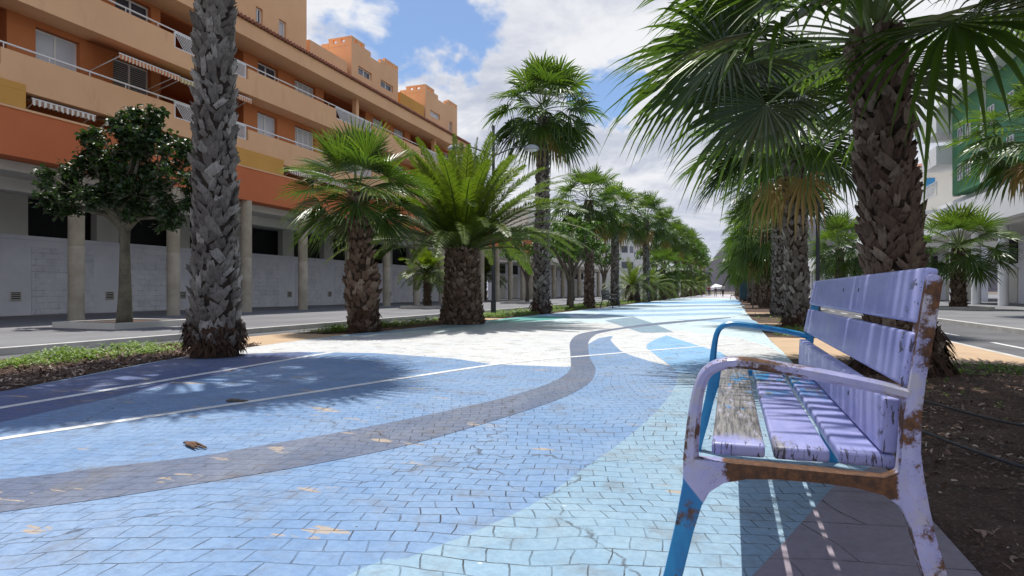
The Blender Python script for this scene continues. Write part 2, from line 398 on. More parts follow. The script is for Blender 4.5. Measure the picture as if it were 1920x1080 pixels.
def bench_frame(kind):
    m, nt, b = newmat('bench_metal_'+kind); p = obc(nt); s = sep(nt, p)
    big = nz(nt, p, 7, 7, .7); fine = nz(nt, p, 55, 6, .75); mid = nz(nt, mapn(nt, p, (1, 1, .5)), 20, 6, .7)
    rust = mix(nt, mr(nt, fine, .35, .68), (.055, .026, .014), (.155, .066, .024))
    rust = mix(nt, mr(nt, mid, .52, .72), rust, (.055, .026, .014))
    lil = mix(nt, mr(nt, mid, .3, .7), (.40, .40, .60), (.29, .30, .53))
    lil = mix(nt, mr(nt, nz(nt, p, 13, 6, .7), .45, .64, 0., .75), lil, (.42, .40, .40))
    blu = mix(nt, mr(nt, mid, .3, .7), (.010, .16, .38), (.016, .24, .48))
    if kind == 'near':
        # blue below a slanted line on the front leg
        bl = mth(nt, 'MULTIPLY', mr(nt, mth(nt, 'ADD', mth(nt, 'SUBTRACT', s[2], .375), mth(nt, 'MULTIPLY', mth(nt, 'ADD', s[0], .245), 1.2)), -.003, .003, 1., 0.),
                 mr(nt, s[0], -.10, -.095, 1., 0.))
        base = mix(nt, bl, lil, blu)
        # rust: crossbar, edges of the leg, the upright's rear edge, the armrest's underside
        onbar = mth(nt, 'MULTIPLY', mr(nt, s[0], -.165, -.12), mth(nt, 'MULTIPLY', mr(nt, s[2], .36, .375), mr(nt, s[2], .415, .43, 1., 0.)))
        onbar = mth(nt, 'MULTIPLY', onbar, mr(nt, s[0], .16, .20, 1., 0.))
        nxz = nt.nodes.new('ShaderNodeNewGeometry')
        pt = nxz.outputs['Pointiness']
        nrm = sep(nt, nxz.outputs['Normal'])
        edge = mr(nt, mth(nt, 'ABSOLUTE', nrm[1]), .96, .6, 0., .07)
        lowleg = mr(nt, s[2], .1, .45, .07, .0)
        rf = mth(nt, 'ADD', mth(nt, 'ADD', big, mth(nt, 'MULTIPLY', onbar, .34)), mth(nt, 'ADD', edge, mth(nt, 'MULTIPLY', mth(nt, 'SUBTRACT', fine, .5), .32)))
        rf = mth(nt, 'SUBTRACT', rf, mth(nt, 'MULTIPLY', bl, mr(nt, nrm[1], -.9, -.5, -.045, .06)))  # more rust on the leg's near face, also painting that facet's shade
        rf = mth(nt, 'ADD', rf, mr(nt, s[0], .17, .26, 0., .05))
        rm = mr(nt, rf, .55, .64)
    else:
        base = blu
        rm = mr(nt, mth(nt, 'ADD', big, mth(nt, 'MULTIPLY', mth(nt, 'SUBTRACT', fine, .5), .3)), .68, .73)
    c = mix(nt, rm, base, rust)
    pits = mth(nt, 'MULTIPLY', mr(nt, vor(nt, p, 120), .1, .22, 1., 0.), mr(nt, big, .42, .55))
    c = mix(nt, mth(nt, 'MULTIPLY', pits, .55 if kind == 'near' else .25), c, (.06, .028, .015))
    lk(nt, b.inputs['Base Color'], c)
    lk(nt, b.inputs['Roughness'], mth(nt, 'ADD', mth(nt, 'MULTIPLY', rm, .5), .30))
    bump(nt, b, mth(nt, 'ADD', mth(nt, 'MULTIPLY', rm, -.6), mth(nt, 'MULTIPLY', fine, mth(nt, 'ADD', mth(nt, 'MULTIPLY', rm, 1.), .15))), .6, .003)
    return m


M['b_back'] = bench_paint('back'); M['b_front'] = bench_paint('front'); M['b_seat'] = bench_paint('seat')
M['b_near'] = bench_frame('near'); M['b_far'] = bench_frame('far')
M['b_dark'] = simple('bench_black', (.03, .032, .036), (.045, .047, .05), 6, .5, .1)


# ---------------------------------------------------------------- object helpers
def tag(o, label=None, cat=None, group=None, kind=None):
    if label: o['label'] = label
    if cat: o['category'] = cat
    if group: o['group'] = group
    if kind: o['kind'] = kind
    return o


def empty(name, loc=(0, 0, 0), rz=0, label=None, cat=None, group=None):
    o = bpy.data.objects.new(name, None); C.objects.link(o); o.location = loc; o.rotation_euler = (0, 0, rz)
    o.empty_display_size = .2
    return tag(o, label, cat, group)


def copy_tree(o, parent=None):
    c = o.copy(); C.objects.link(c)
    if parent: c.parent = parent
    for ch in list(o.children): copy_tree(ch, c)
    return c


class MB:
    def __init__(s): s.v = []; s.f = []; s.m = []; s.t = []; s.tone = 0.
    def vert(s, p, tone=None):
        s.v.append(tuple(p)); s.t.append(s.tone if tone is None else tone); return len(s.v)-1
    def face(s, idx, m=0): s.f.append(tuple(idx)); s.m.append(m)
    def poly(s, pts, m=0): s.face([s.vert(p) for p in pts], m)
    def box(s, x0, x1, y0, y1, z0, z1, m=0):
        a = [s.vert(p) for p in ((x0,y0,z0),(x1,y0,z0),(x1,y1,z0),(x0,y1,z0),(x0,y0,z1),(x1,y0,z1),(x1,y1,z1),(x0,y1,z1))]
        for q in ((0,3,2,1),(4,5,6,7),(0,1,5,4),(1,2,6,5),(2,3,7,6),(3,0,4,7)): s.face([a[i] for i in q], m)
    def bar(s, a, b, wx, wz, m=0, up=Vector((0, 0, 1))):
        a = Vector(a); b = Vector(b); d = (b-a).normalized()
        if abs(d.dot(up)) > .98: up = Vector((0, 1, 0))
        x = d.cross(up).normalized(); z = x.cross(d).normalized()
        vs = [s.vert(q+x*i*wx/2+z*j*wz/2) for q in (a, b) for (i, j) in ((-1,-1),(1,-1),(1,1),(-1,1))]
        for q in ((0,1,2,3),(7,6,5,4),(0,4,5,1),(1,5,6,2),(2,6,7,3),(3,7,4,0)): s.face([vs[i] for i in q], m)
    def tube(s, pts, rad, n=8, m=0, cap=True):
        pts = [Vector(p) for p in pts]; rings = []
        if not isinstance(rad, (list, tuple)): rad = [rad]*len(pts)
        ref = Vector((.31, .17, .9)).normalized() if abs((pts[-1]-pts[0]).normalized().z) < .9 else Vector((1, 0, 0))
        for i, p in enumerate(pts):
            d = (pts[min(i+1, len(pts)-1)]-pts[max(i-1, 0)]).normalized()
            x = ref - d*ref.dot(d); x = x.normalized(); y = d.cross(x)
            rings.append([s.vert(p+(x*math.cos(2*math.pi*k/n)+y*math.sin(2*math.pi*k/n))*rad[i]) for k in range(n)])
        for a, b in zip(rings, rings[1:]):
            for k in range(n): s.face((a[k], a[(k+1) % n], b[(k+1) % n], b[k]), m)
        if cap: s.face(rings[0][::-1], m); s.face(rings[-1], m)
    def build(s, name, mats, parent=None, smooth=False, auto=False):
        me = bpy.data.meshes.new(name); me.from_pydata(s.v, [], s.f)
        for mm in (mats if isinstance(mats, (list, tuple)) else [mats]): me.materials.append(mm)
        me.polygons.foreach_set('material_index', s.m)
        if smooth: me.polygons.foreach_set('use_smooth', [True]*len(s.f))
        if any(s.t):
            a = me.attributes.new('tone', 'FLOAT', 'POINT'); a.data.foreach_set('value', s.t)
        me.update()
        if auto: me.set_sharp_from_angle(angle=R(35))
        o = bpy.data.objects.new(name, me); C.objects.link(o)
        if parent: o.parent = parent
        return o


def bevel_obj(o, w, seg=2, ang=30):
    bm = bmesh.new(); bm.from_mesh(o.data)
    bmesh.ops.remove_doubles(bm, verts=bm.verts, dist=1e-6)
    bmesh.ops.recalc_face_normals(bm, faces=bm.faces)
    es = [e for e in bm.edges if len(e.link_faces) == 2 and e.calc_face_angle(0) > R(ang)]
    bmesh.ops.bevel(bm, geom=es, offset=w, segments=seg, profile=.6, affect='EDGES', clamp_overlap=True)
    for f in bm.faces: f.smooth = True
    bm.to_mesh(o.data); bm.free(); o.data.set_sharp_from_angle(angle=R(40))


def crm(pts, n=6):
    out = []; P = [Vector(p) for p in pts]
    for i in range(len(P)-1):
        p0 = P[max(i-1, 0)]; p1 = P[i]; p2 = P[i+1]; p3 = P[min(i+2, len(P)-1)]
        for k in range(n):
            t = k/n
            out.append(.5*((2*p1)+(p2-p0)*t+(2*p0-5*p1+4*p2-p3)*t*t+(3*p1-p0-3*p2+p3)*t**3))
    out.append(P[-1]); return out


# ---------------------------------------------------------------- ground and paving
mb = MB(); mb.poly([(-3000, -600, -.16), (3000, -600, -.16), (3000, 5000, -.16), (-3000, 5000, -.16)])
tag(mb.build('ground', M['ground']), kind='structure')

prom = MB(); pm = ['pale', 'cream', 'blue', 'teal', 'lilac', 'ribbon', 'slate', 'border', 'green', 'band', 'far', 'line', 'sky_blue']
PI_ = {k: i for i, k in enumerate(pm)}


def sheet(pts, mat, layer):
    prom.poly([(x, y, +.0006*layer) for x, y in pts], PI_[mat])


L_edge = [(-5.15, -3), (-5.3, 1.5), (-5.46, 3.17), (-6.05, 4.8), (-6.36, 5.9), (-6.55, 7.6), (-6.65, 9.4), (-6.45, 12.4), (-6.3, 15), (-6.12, 19), (-6.0, 22.7), (-5.85, 35), (-5.85, 75)]
R_edge = [(.70, -3), (.66, 2.3), (.65, 8.7), (.61, 10.5), (.57, 17.5), (.55, 24), (.54, 44), (.54, 75)]
sheet(R_edge + L_edge[::-1], 'pale', 0)
sheet([(.54, 75), (.54, 160), (-5.85, 160), (-5.85, 75)], 'far', 0)
bluetop = [(-6.20, 5.40), (-5.9, 6.1), (-5.35, 6.58), (-4.35, 6.79), (-3.11, 6.57), (-2.45, 6.19), (-1.64, 6.23)]
lensL = [(-1.45, 6.6), (-1.62, 7.3), (-2.0, 8.6), (-2.03, 9.1), (-2.12, 10.26), (-1.98, 10.83), (-1.85, 9.9), (-1.62, 9.01), (-1.40, 8.2), (-1.18, 7.65), (-.86, 7.05), (-.59, 6.66), (-.49, 6.25)]
lensR = [(v.x, v.y) for v in crm([(-.49, 6.25, 0), (-.44, 5.3, 0), (-.45, 4.43, 0), (-.53, 3.35, 0), (-.62, 2.7, 0), (-.69, 2.21, 0), (-.80, 1.86, 0), (-.91, 1.61, 0), (-1.07, 1.19, 0), (-1.6, -2, 0)], 4)]
# cream field beyond the blue
sheet(bluetop[:0] + [(-6.4, 6.3), (-6.55, 7.6), (-6.4, 9.2), (-5.4, 10.6), (-4.2, 13.2), (-3.2, 15.2), (-2.4, 14.9), (-1.2, 13.2), (.1, 11.2), (.55, 9.4), (.62, 8.3), (.2, 7.0), (-.3, 6.2), (-.6, 5.6), (-2, 5.6), (-6.2, 5.4)], 'cream', 1)
sheet(bluetop + lensL + lensR[1:] + [(-5.1, -2), (-5.3, 1.5), (-5.46, 3.17), (-6.0, 4.8)], 'blue', 2)
ll = [(-.56, 6.53), (-.93, 7.95), (-1.12, 8.7), (-1.19, 9.4), (-1.17, 10.35), (-1.09, 11.29), (-.74, 10.2), (-.42, 9.26), (-.12, 8.38), (.02, 7.5), (.10, 6.77), (.20, 5.65), (.36, 4.6), (.64, 4.0), (.66, 2.3), (.68, -2)]
sheet(lensR[::1] + ll[::-1], 'teal', 3)
sheet([(-.50, 6.2), (-.56, 6.53), (-.93, 7.95), (-1.12, 8.7), (-1.19, 9.4), (-1.17, 10.35), (-1.09, 11.29), (-.74, 10.2), (-.42, 9.26), (-.12, 8.38), (.0, 7.3), (-.1, 6.6), (-.3, 6.1)], 'sky_blue', 4)
sheet([(.655, 3.25), (.39, 2.77), (.23, 2.31), (.06, 1.84), (-.2, 1.2), (-1.1, -2), (.685, -2), (.662, 2.3)], 'lilac', 4)
rt = [(-3.9, .9), (-2.92, 1.69), (-2.69, 1.94), (-2.42, 2.25), (-2.28, 2.52), (-2.13, 2.81), (-1.99, 3.12), (-1.86, 3.45), (-1.61, 4.22), (-1.48, 5.07), (-1.53, 5.96), (-1.86, 7.3), (-2.35, 9.2), (-2.62, 10.7), (-2.62, 11.7), (-2.35, 13.0), (-1.81, 15.5), (-.9, 17.9), (0, 19.9)]
rb = [(0, 19.3), (-.80, 17.1), (-1.69, 14.5), (-2.15, 12.9), (-2.34, 11.5), (-2.30, 10.7), (-2.09, 9.34), (-1.62, 7.3), (-1.30, 6.14), (-1.16, 5.19), (-1.19, 4.38), (-1.36, 3.55), (-1.57, 2.8), (-1.79, 2.36), (-1.98, 2.07), (-2.26, 1.68), (-2.48, 1.44), (-3.1, .7)]
f2 = lambda l: [(v.x, v.y) for v in crm([(x, y, 0) for x, y in l], 5)]
sheet(f2(rt)+f2(rb), 'ribbon', 5)
sheet([(-3.22, 16.46), (-2.87, 19.16), (-1.83, 15.49), (-1.04, 12.21), (-1.62, 11.86)], 'slate', 4)
sheet([(-4.15, -2), (-4.2, 2.5), (-4.45, 3.6), (-4.75, 5.3), (-5.05, 6.5), (-5.35, 6.57), (-5.9, 6.08), (-6.17, 5.42), (-6.0, 4.85), (-5.5, 3.4), (-5.3, 1.5), (-5.1, -2)], 'border', 3)
# soft bands running along and across the far paving
def band(pts, mat='band', layer=2): sheet(f2(pts), mat, layer)
band([(-6.5, 8.6), (-6.3, 9.6), (-5.7, 12.4), (-5.2, 15.4), (-4.7, 19.), (-4.6, 20.5), (-5.3, 21.), (-6.0, 21), (-6.2, 17), (-6.4, 12.6), (-6.6, 9.6)], 'band', 2)
band([(-6.2, 15.2), (-5.5, 14.2), (-4.9, 15.6), (-4.6, 18.2), (-5.2, 18.8), (-6.1, 19)], 'green', 3)
band([(-5.9, 24), (-4.2, 23), (-2.2, 24.5), (-.4, 27.5), (.4, 27), (.5, 29.5), (-1, 29.8), (-3, 27), (-5.9, 27.5)], 'band', 1)
band([(-5.9, 30), (-3.5, 30.5), (-1.5, 33.5), (.5, 35), (.5, 38), (-2, 36.5), (-4, 34), (-5.8, 34)], 'slate', 1)
band([(-5.8, 38), (-3.5, 39), (-.5, 42), (.5, 41), (.5, 50), (-2, 51), (-4, 47), (-5.8, 46)], 'sky_blue', 1)
band([(-5.8, 56), (-3.5, 54), (-.5, 56), (.5, 54), (.5, 60), (-2, 62), (-4, 60), (-5.8, 63)], 'band', 1)
band([(-4.3, 20), (-2.6, 19.6), (-.8, 21.5), (.3, 23), (.2, 24.5), (-1.4, 23.2), (-3, 21.4), (-4.4, 22)], 'band', 2)
band([(-1.6, 17.8), (-.3, 16.6), (.55, 15.4), (.55, 18.2), (-.2, 18.4)], 'band', 1)


def stripe(pts, wd, layer):
    P = f2(pts); a = []; b = []
    for i, p in enumerate(P):
        q0 = P[max(i-1, 0)]; q1 = P[min(i+1, len(P)-1)]; d = Vector((q1[0]-q0[0], q1[1]-q0[1])).normalized(); n = Vector((-d.y, d.x))*wd/2
        a.append((p[0]+n.x, p[1]+n.y)); b.append((p[0]-n.x, p[1]-n.y))
    sheet(a+b[::-1], 'line', layer)


stripe([(-4.62, -1), (-4.70, 2.7), (-4.80, 4.7), (-4.90, 6.7)], .085, 6)
stripe([(-4.3, .2), (-3.72, 2.14), (-3.2, 3.7), (-2.8, 5.0), (-2.32, 6.38), (-1.6, 7.5), (-.83, 8.6), (.1, 9.9)], .075, 6)
tag(prom.build('promenade', [M[k] for k in pm]), kind='structure')


def flat(name, x0, x1, y0, y1, z0, z1, m):
    mb = MB(); mb.box(x0, x1, y0, y1, z0, z1); return tag(mb.build(name, M[m]), kind='structure')


flat('pavement', -60, -9.72, -8, 200, -.15, 0, 'pavement')
flat('pavement', 5.82, 60, -8, 200, -.15, 0, 'pavement')
flat('cycle_path', -9.56, -8.12, -8, 200, -.15, -.10, 'asphalt')
flat('cycle_path', 3.42, 5.66, -8, 200, -.15, -.10, 'asphalt')
flat('kerb', -9.72, -9.56, -8, 200, -.152, .006, 'kerb')
flat('kerb', 5.66, 5.82, -8, 200, -.152, .006, 'kerb')
flat('kerb', -8.12, -8.0, -8, 200, -.152, -.02, 'kerb')
flat('kerb', 3.27, 3.42, -8, 200, -.152, -.02, 'kerb')
mb = MB()
for k in range(30):
    mb.box(4.28, 4.36, 2.2+k*3.1, 3.6+k*3.1, -.099, -.096)
    mb.box(-8.86, -8.78, 2.9+k*3.1, 4.3+k*3.1, -.099, -.096)
tag(mb.build('road_markings', M['line']), kind='structure')


def bed(name, fx0, fx1, y0, y1, step, amp=.03, edge=None):
    mb = MB(); ny = max(2, int((y1-y0)/step)); nx = max(2, int(2.4/step)); idx = {}
    for j in range(ny+1):
        y = y0+(y1-y0)*j/ny; a = fx0(y); b = fx1(y)
        for i in range(nx+1):
            x = a+(b-a)*i/nx; e = min(i, nx-i, 3)/3
            z = -.012 + e*(noise.noise(Vector((x*2.5, y*2.5, 0)))*amp + noise.noise(Vector((x*11, y*11, 3)))*amp*.5 + amp*.4)
            idx[i, j] = mb.vert((x, y, z))
    for j in range(ny):
        for i in range(nx): mb.face((idx[i, j], idx[i+1, j], idx[i+1, j+1], idx[i, j+1]))
    return tag(mb.build(name, M['soil'], smooth=True), kind='structure')


def lerp_edge(E, y):
    for (x0, y0), (x1, y1) in zip(E, E[1:]):
        if y0 <= y <= y1: return x0+(x1-x0)*(y-y0)/(y1-y0)
    return E[-1][0] if y > E[-1][1] else E[0][0]


LE = lambda y: lerp_edge(L_edge, y)-.003
RE = lambda y: lerp_edge(R_edge, y)+.003
bed('soil_bed', RE, lambda y: 3.265, -3, 7.9, .05, .035)
bed('soil_bed', RE, lambda y: 3.265, 11.5, 15.4, .12)
bed('soil_bed', RE, lambda y: 3.265, 16.6, 23.5, .3)
bed('soil_bed', RE, lambda y: 3.265, 24.7, 31.0, .4)
bed('soil_bed', RE, lambda y: 3.265, 32.5, 170, 2)
bed('soil_bed', lambda y: -7.99, LE, -3, 7.2, .08, .04)
bed('soil_bed', lambda y: -7.99, LE, 9.5, 15.8, .15)
bed('soil_bed', lambda y: -7.99, LE, 16.8, 170, 1.5)
for (y0, y1) in ((7.9, 11.5), (15.4, 16.6), (23.5, 24.7), (31., 32.5)):
    mb = MB(); a = [mb.vert((x, y, z)) for z in (-.15, -.003) for (x, y) in ((RE(y0), y0), (3.268, y0), (3.268, y1), (RE(y1), y1))]
    for q in ((3,2,1,0),(4,5,6,7),(0,1,5,4),(1,2,6,5),(2,3,7,6),(3,0,4,7)): mb.face([a[i] for i in q])
    tag(mb.build('sandy_path', M['sand']), kind='structure')
for (y0, y1) in ((7.2, 9.5), (15.8, 16.8)):
    mb = MB(); a = [mb.vert((x, y, z)) for z in (-.15, -.003) for (x, y) in ((-7.995, y0), (LE(y0), y0), (LE(y1), y1), (-7.995, y1))]
    for q in ((3,2,1,0),(4,5,6,7),(0,1,5,4),(1,2,6,5),(2,3,7,6),(3,0,4,7)): mb.face([a[i] for i in q])
    tag(mb.build('sandy_path', M['sand']), kind='structure')

# hill far behind
mb = MB(); rg = random.Random(4); nx, ny = 60, 12; idx = {}
for j in range(ny+1):
    for i in range(nx+1):
        x = -900+i*40; y = 1300+j*80
        prof = 190/(1+math.exp(-(x+42)/30)) * math.sin(math.pi*min(1, (j+.001)/ny*1.0))**.6
        z = prof*(1+.25*noise.noise(Vector((x/260, y/260, 0)))) + 8*noise.noise(Vector((x/60, y/60, 1)))
        idx[i, j] = mb.vert((x, y, max(z, -2)-1 if j else -5))
for j in range(ny):
    for i in range(nx): mb.face((idx[i, j], idx[i+1, j], idx[i+1, j+1], idx[i, j+1]))
tag(mb.build('hill', M['hill'], smooth=True), kind='structure')

# ---------------------------------------------------------------- left apartment building
FX = -17.2


def rect_hole_wall(mb, X, y0, y1, z0, z1, holes, th=.25, m=0):
    """wall slab facing +X with rectangular holes (ya, yb, za, zb), all reveals included"""
    ys = sorted({y0, y1, *[h[0] for h in holes], *[h[1] for h in holes]})
    zs = sorted({z0, z1, *[h[2] for h in holes], *[h[3] for h in holes]})
    solid = lambda a, b: not any(h[0] <= a < h[1] and h[2] <= b < h[3] for h in holes)
    G = {(i, j): solid((ys[i]+ys[i+1])/2, (zs[j]+zs[j+1])/2) for i in range(len(ys)-1) for j in range(len(zs)-1)}
    for (i, j), s in G.items():
        if not s: continue
        a, b, c, d = ys[i], ys[i+1], zs[j], zs[j+1]
        mb.poly([(X, a, c), (X, b, c), (X, b, d), (X, a, d)], m)
        if not G.get((i-1, j)): mb.poly([(X-th, a, c), (X, a, c), (X, a, d), (X-th, a, d)], m)
        if not G.get((i+1, j)): mb.poly([(X, b, c), (X-th, b, c), (X-th, b, d), (X, b, d)], m)
        if not G.get((i, j-1)): mb.poly([(X-th, a, c), (X-th, b, c), (X, b, c), (X, a, c)], m)
        if not G.get((i, j+1)): mb.poly([(X, a, d), (X, b, d), (X-th, b, d), (X-th, a, d)], m)


def window(par, X, y0, y1, z0, z1, kind='glass', face=1):
    """framed window set in an opening, facing +X (face 1) or -X (face -1)"""
    f = MB(); t = .05; d = .05*face
    g = lambda a, b, c, e, q=0: f.box(min(X, X+d), max(X, X+d), a, b, c, e)
    g(y0, y0+t, z0, z1); g(y1-t, y1, z0, z1); g(y0+t, y1-t, z0, z0+t); g(y0+t, y1-t, z1-t, z1)
    n = 2 if y1-y0 < 1.9 else 3
    if kind == 'louvre': n = 4 if y1-y0 > 1 else 1
    for k in range(1, n):
        y = y0+(y1-y0)*k/n; g(y-.03, y+.03, z0+t, z1-t)
    w_ = f.build('window', M['alu'], par)
    p = MB()
    for k in range(n):
        a = y0+(y1-y0)*k/n+.03; b = y0+(y1-y0)*(k+1)/n-.03
        p.poly([(X+.02*face, a, z0+t), (X+.02*face, b, z0+t), (X+.02*face, b, z1-t), (X+.02*face, a, z1-t)][::face], 0)
    nm = {'glass': 'pane', 'blind': 'pane', 'louvre': 'shutter', 'dark': 'shutter'}[kind]
    p.build(nm, M[{'glass': 'glass', 'blind': 'blind', 'louvre': 'louvre', 'dark': 'louvre_dark'}[kind]], w_)
    return w_


def railing(par, X, y0, y1, z0, z1):
    mb = MB(); t = .022
    mb.box(X-t, X+t, y0, y1, z1-.045, z1); mb.box(X-t, X+t, y0, y1, z0, z0+.035)
    mb.box(X-t, X+t, y0, y0+.04, z0+.035, z1-.045); mb.box(X-t, X+t, y1-.04, y1, z0+.035, z1-.045)
    y = y0+.04; h = z1-z0-.08
    while y < y1-.05:
        a = Vector((X, y, z1-.045)); b = Vector((X, min(y+h*.8, y1-.04), z1-.045-h*min(1, (y1-.04-y)/(h*.8))))
        mb.bar(a, b, .02, .022); y += .085
    return mb.build('railing', M['alu'], par)


def handrail(par, X, y0, y1, z):
    mb = MB(); mb.tube([(X, y0, z), (X, y1, z)], .025, 8)
    y = y0+.3
    while y < y1: mb.tube([(X, y, z-.16), (X, y, z)], .014, 6); y += 1.1
    return mb.build('handrail', M['alu'], par, smooth=True)


def awning(par, X, y0, y1, z1, out, drop, m):
    mb = MB(); n = 12
    a, b = (X, z1), (X+out, z1-drop)
    L = int((y1-y0)/.12)
    mb.poly([(a[0], y0, a[1]), (b[0], y0, b[1]), (b[0], y1, b[1]), (a[0], y1, a[1])], 0)
    mb.poly([(a[0], y0, a[1]-.02), (a[0], y1, a[1]-.02), (b[0], y1, b[1]-.02), (b[0], y0, b[1]-.02)], 0)
    for k in range(L):        # scalloped valance
        ya = y0+(y1-y0)*k/L; yb = y0+(y1-y0)*(k+1)/L; ym = (ya+yb)/2
        mb.poly([(b[0], ya, b[1]), (b[0], ya, b[1]-.13), (b[0], ym, b[1]-.18), (b[0], yb, b[1]-.13), (b[0], yb, b[1])], 0)
    o = mb.build('awning', m, par)
    q = MB(); q.tube([(b[0]-.01, y0, b[1]), (b[0]-.01, y1, b[1])], .02, 6)
    for y in (y0+.1, y1-.1): q.tube([(X, y, z1-drop-.32), (b[0]-.02, y, b[1]-.02)], .014, 6)
    q.build('awning_arm', M['alu'], o)
    return o


def big_building():
    B = empty('apartment_building', (0, 0, 0), 0, 'orange and peach apartment block with balconies above a grey arcade', 'building')
    Y0, Y1 = 1., 53.7
    # arcade
    mb = MB(); mb.box(-30, FX-.62, Y0, Y1, 3.98, 4.24)
    mb.build('arcade_ceiling', M['conc'], B)
    mb = MB(); mb.box(-19.3, -18.9, Y0, Y1, 3.62, 3.977); mb.build('beam', M['conc'], B)
    mb = MB(); mb.box(FX-.6, FX, Y0, Y1, 4.25, 5.46); mb.build('lintel_band', M['terra_low'], B)
    mb = MB(); mb.box(FX-.62, FX+.03, Y0, Y1, 5.463, 5.52); mb.build('coping', M['peach'], B)
    cols = [2.4, 5.6, 8.8, 12.0, 15.18, 18.41, 21.67, 25.05, 28.47, 31.78, 35.1, 38.4, 41.71, 44.89, 47.98, 51.18]
    for y in cols:
        mb = MB(); pts = [(-17.4, y, z) for z in (-.02, .06, 2.05, 2.06, 2.075, 2.085, 4.25)]
        mb.tube(pts, [.222, .20, .20, .193, .193, .20, .20], 20); mb.build('column', M['column'], B, auto=True, smooth=True)
    YU = 38.3
    # back wall of the arcade with blocked bays
    wx = -21.9
    gap = (44.0, 49.6)
    for a, b in ((Y0, gap[0]), (gap[1], Y1)):
        mb = MB(); mb.box(wx-.4, wx, a, b, 0, 2.5); mb.box(wx-.42, wx+.03, a, b, 2.503, 2.64); mb.build('low_wall', M['lowwhite'], B)
    mb = MB(); mb.box(-24, -23.5, gap[0]-.4, gap[1]+.4, 0, 3.98); mb.build('passage_wall', M['peach'], B)
    mb = MB(); mb.box(-22.9, -22.6, Y0, gap[0]-1, 2.2, 3.976); mb.build('black_shade_panel', M['black'], B)  # black panel put in as the shade behind the arcade openings
    for i, y in enumerate(cols[:-1]):
        if gap[0]-2 < y < gap[1]+1: continue
        yb = y+1.45
        mb = MB(); mb.box(wx-.36, wx-.04, y+.70, y+1.55, 2.643, 3.977); mb.build('pier', M['conc'], B)
        if y+3.3 < gap[0] or y > gap[1]:
            mb = MB(); mb.box(wx+.002, wx+.035, y+1.62, y+3.72, .02, 2.28); o = mb.build('blocked_bay', M['block'], B); bevel_obj(o, .012, 1)
            mb = MB(); q0, q1 = y+.98, y+1.32
            for (a, b, c, d) in ((q0, q1, .47, .50), (q0, q1, .76, .79), (q0, q0+.03, .50, .76), (q1-.03, q1, .50, .76)): mb.box(wx, wx+.03, a, b, c, d)
            for k in range(4): mb.box(wx, wx+.022, q0+.03, q1-.03, .515+k*.062, .54+k*.062)
            mb.build('vent', M['conc'], B)
            mb = MB(); mb.poly([(wx+.004, q0+.03, .5), (wx+.004, q1-.03, .5), (wx+.004, q1-.03, .76), (wx+.004, q0+.03, .76)]); mb.build('vent_shade', M['black'], B)  # black sheet on the wall, painted shade between the vent bars
    # a lit yellowish window deep in the arcade
    # walls of the two upper floors with window openings
    WX = -18.0
    wins = []          # y0,y1,z0,z1,kind
    f2, f3 = (6.95, 8.08), (9.2, 10.14)
    L2 = [(11.31, 12.52, 'blind'), (13.54, 14.85, 'dark'), (19.65, 20.79, 'blind'), (21.9, 23.3, 'louvre'), (28.06, 29.23, 'glass'), (30.25, 31.45, 'blind'), (36.6, 37.8, 'glass'), (5, 6.3, 'glass')]
    L3 = [(5, 6.3, 'blind'), (11.2, 12.4, 'louvre'), (13.6, 14.85, 'glass'), (19.68, 20.85, 'glass'), (21.89, 23.31, 'louvre'), (28.06, 29.23, 'blind'), (30.25, 31.45, 'blind'), (36.6, 37.8, 'glass')]
    logg = [(7.2, 10.6), (15.2, 18.9), (23.9, 27.4), (32.1, 36.0)]
    holes = [(a, b, f2[0], f2[1]+.02) for a, b, k in L2] + [(a, b, f3[0], f3[1]+.02) for a, b, k in L3]
    holes += [(a, b, f2[0]-.9, 8.25) for a, b in logg] + [(a, b, f3[0]-.9, 10.2) for a, b in logg]
    mb = MB(); rect_hole_wall(mb, WX, Y0, YU, 5.5, 10.25, holes, .28); mb.build('upper_wall', M['terra'], B)
    for a, b, k in L2: window(B, WX-.2, a, b, f2[0], f2[1], k)
    for a, b, k in L3: window(B, WX-.2, a, b, f3[0], f3[1], k)
    for a, b in logg:       # deep loggias: floor, sides, back with a door
        for z0, z1 in ((6.05, 8.25), (8.35, 10.2)):
            mb = MB()
            mb.poly([(WX-2.2, a, z0), (WX-2.2, b, z0), (WX-2.2, b, z1), (WX-2.2, a, z1)])
            mb.poly([(WX-.28, a, z0), (WX-2.2, a, z0), (WX-2.2, a, z1), (WX-.28, a, z1)][::-1])
            mb.poly([(WX-.28, b, z0), (WX-2.2, b, z0), (WX-2.2, b, z1), (WX-.28, b, z1)])
            mb.poly([(WX-.28, a, z1), (WX-2.2, a, z1), (WX-2.2, b, z1), (WX-.28, b, z1)])
            mb.poly([(WX-.28, a, z0), (WX-.28, b, z0), (WX-2.2, b, z0), (WX-2.2, a, z0)])
            mb.build('loggia', M['terra'], B)
            window(B, WX-2.19, a+.35, a+1.35, z0+.75, z0+1.75, 'glass')
    for (a, b) in ((23.9, 27.4), (32.1, 36.0)):
        mb = MB(); y = (a+b)/2; mb.box(FX-.35, FX-.12, y-.11, y+.11, 9.0, 10.25); mb.build('post', M['peach'], B)
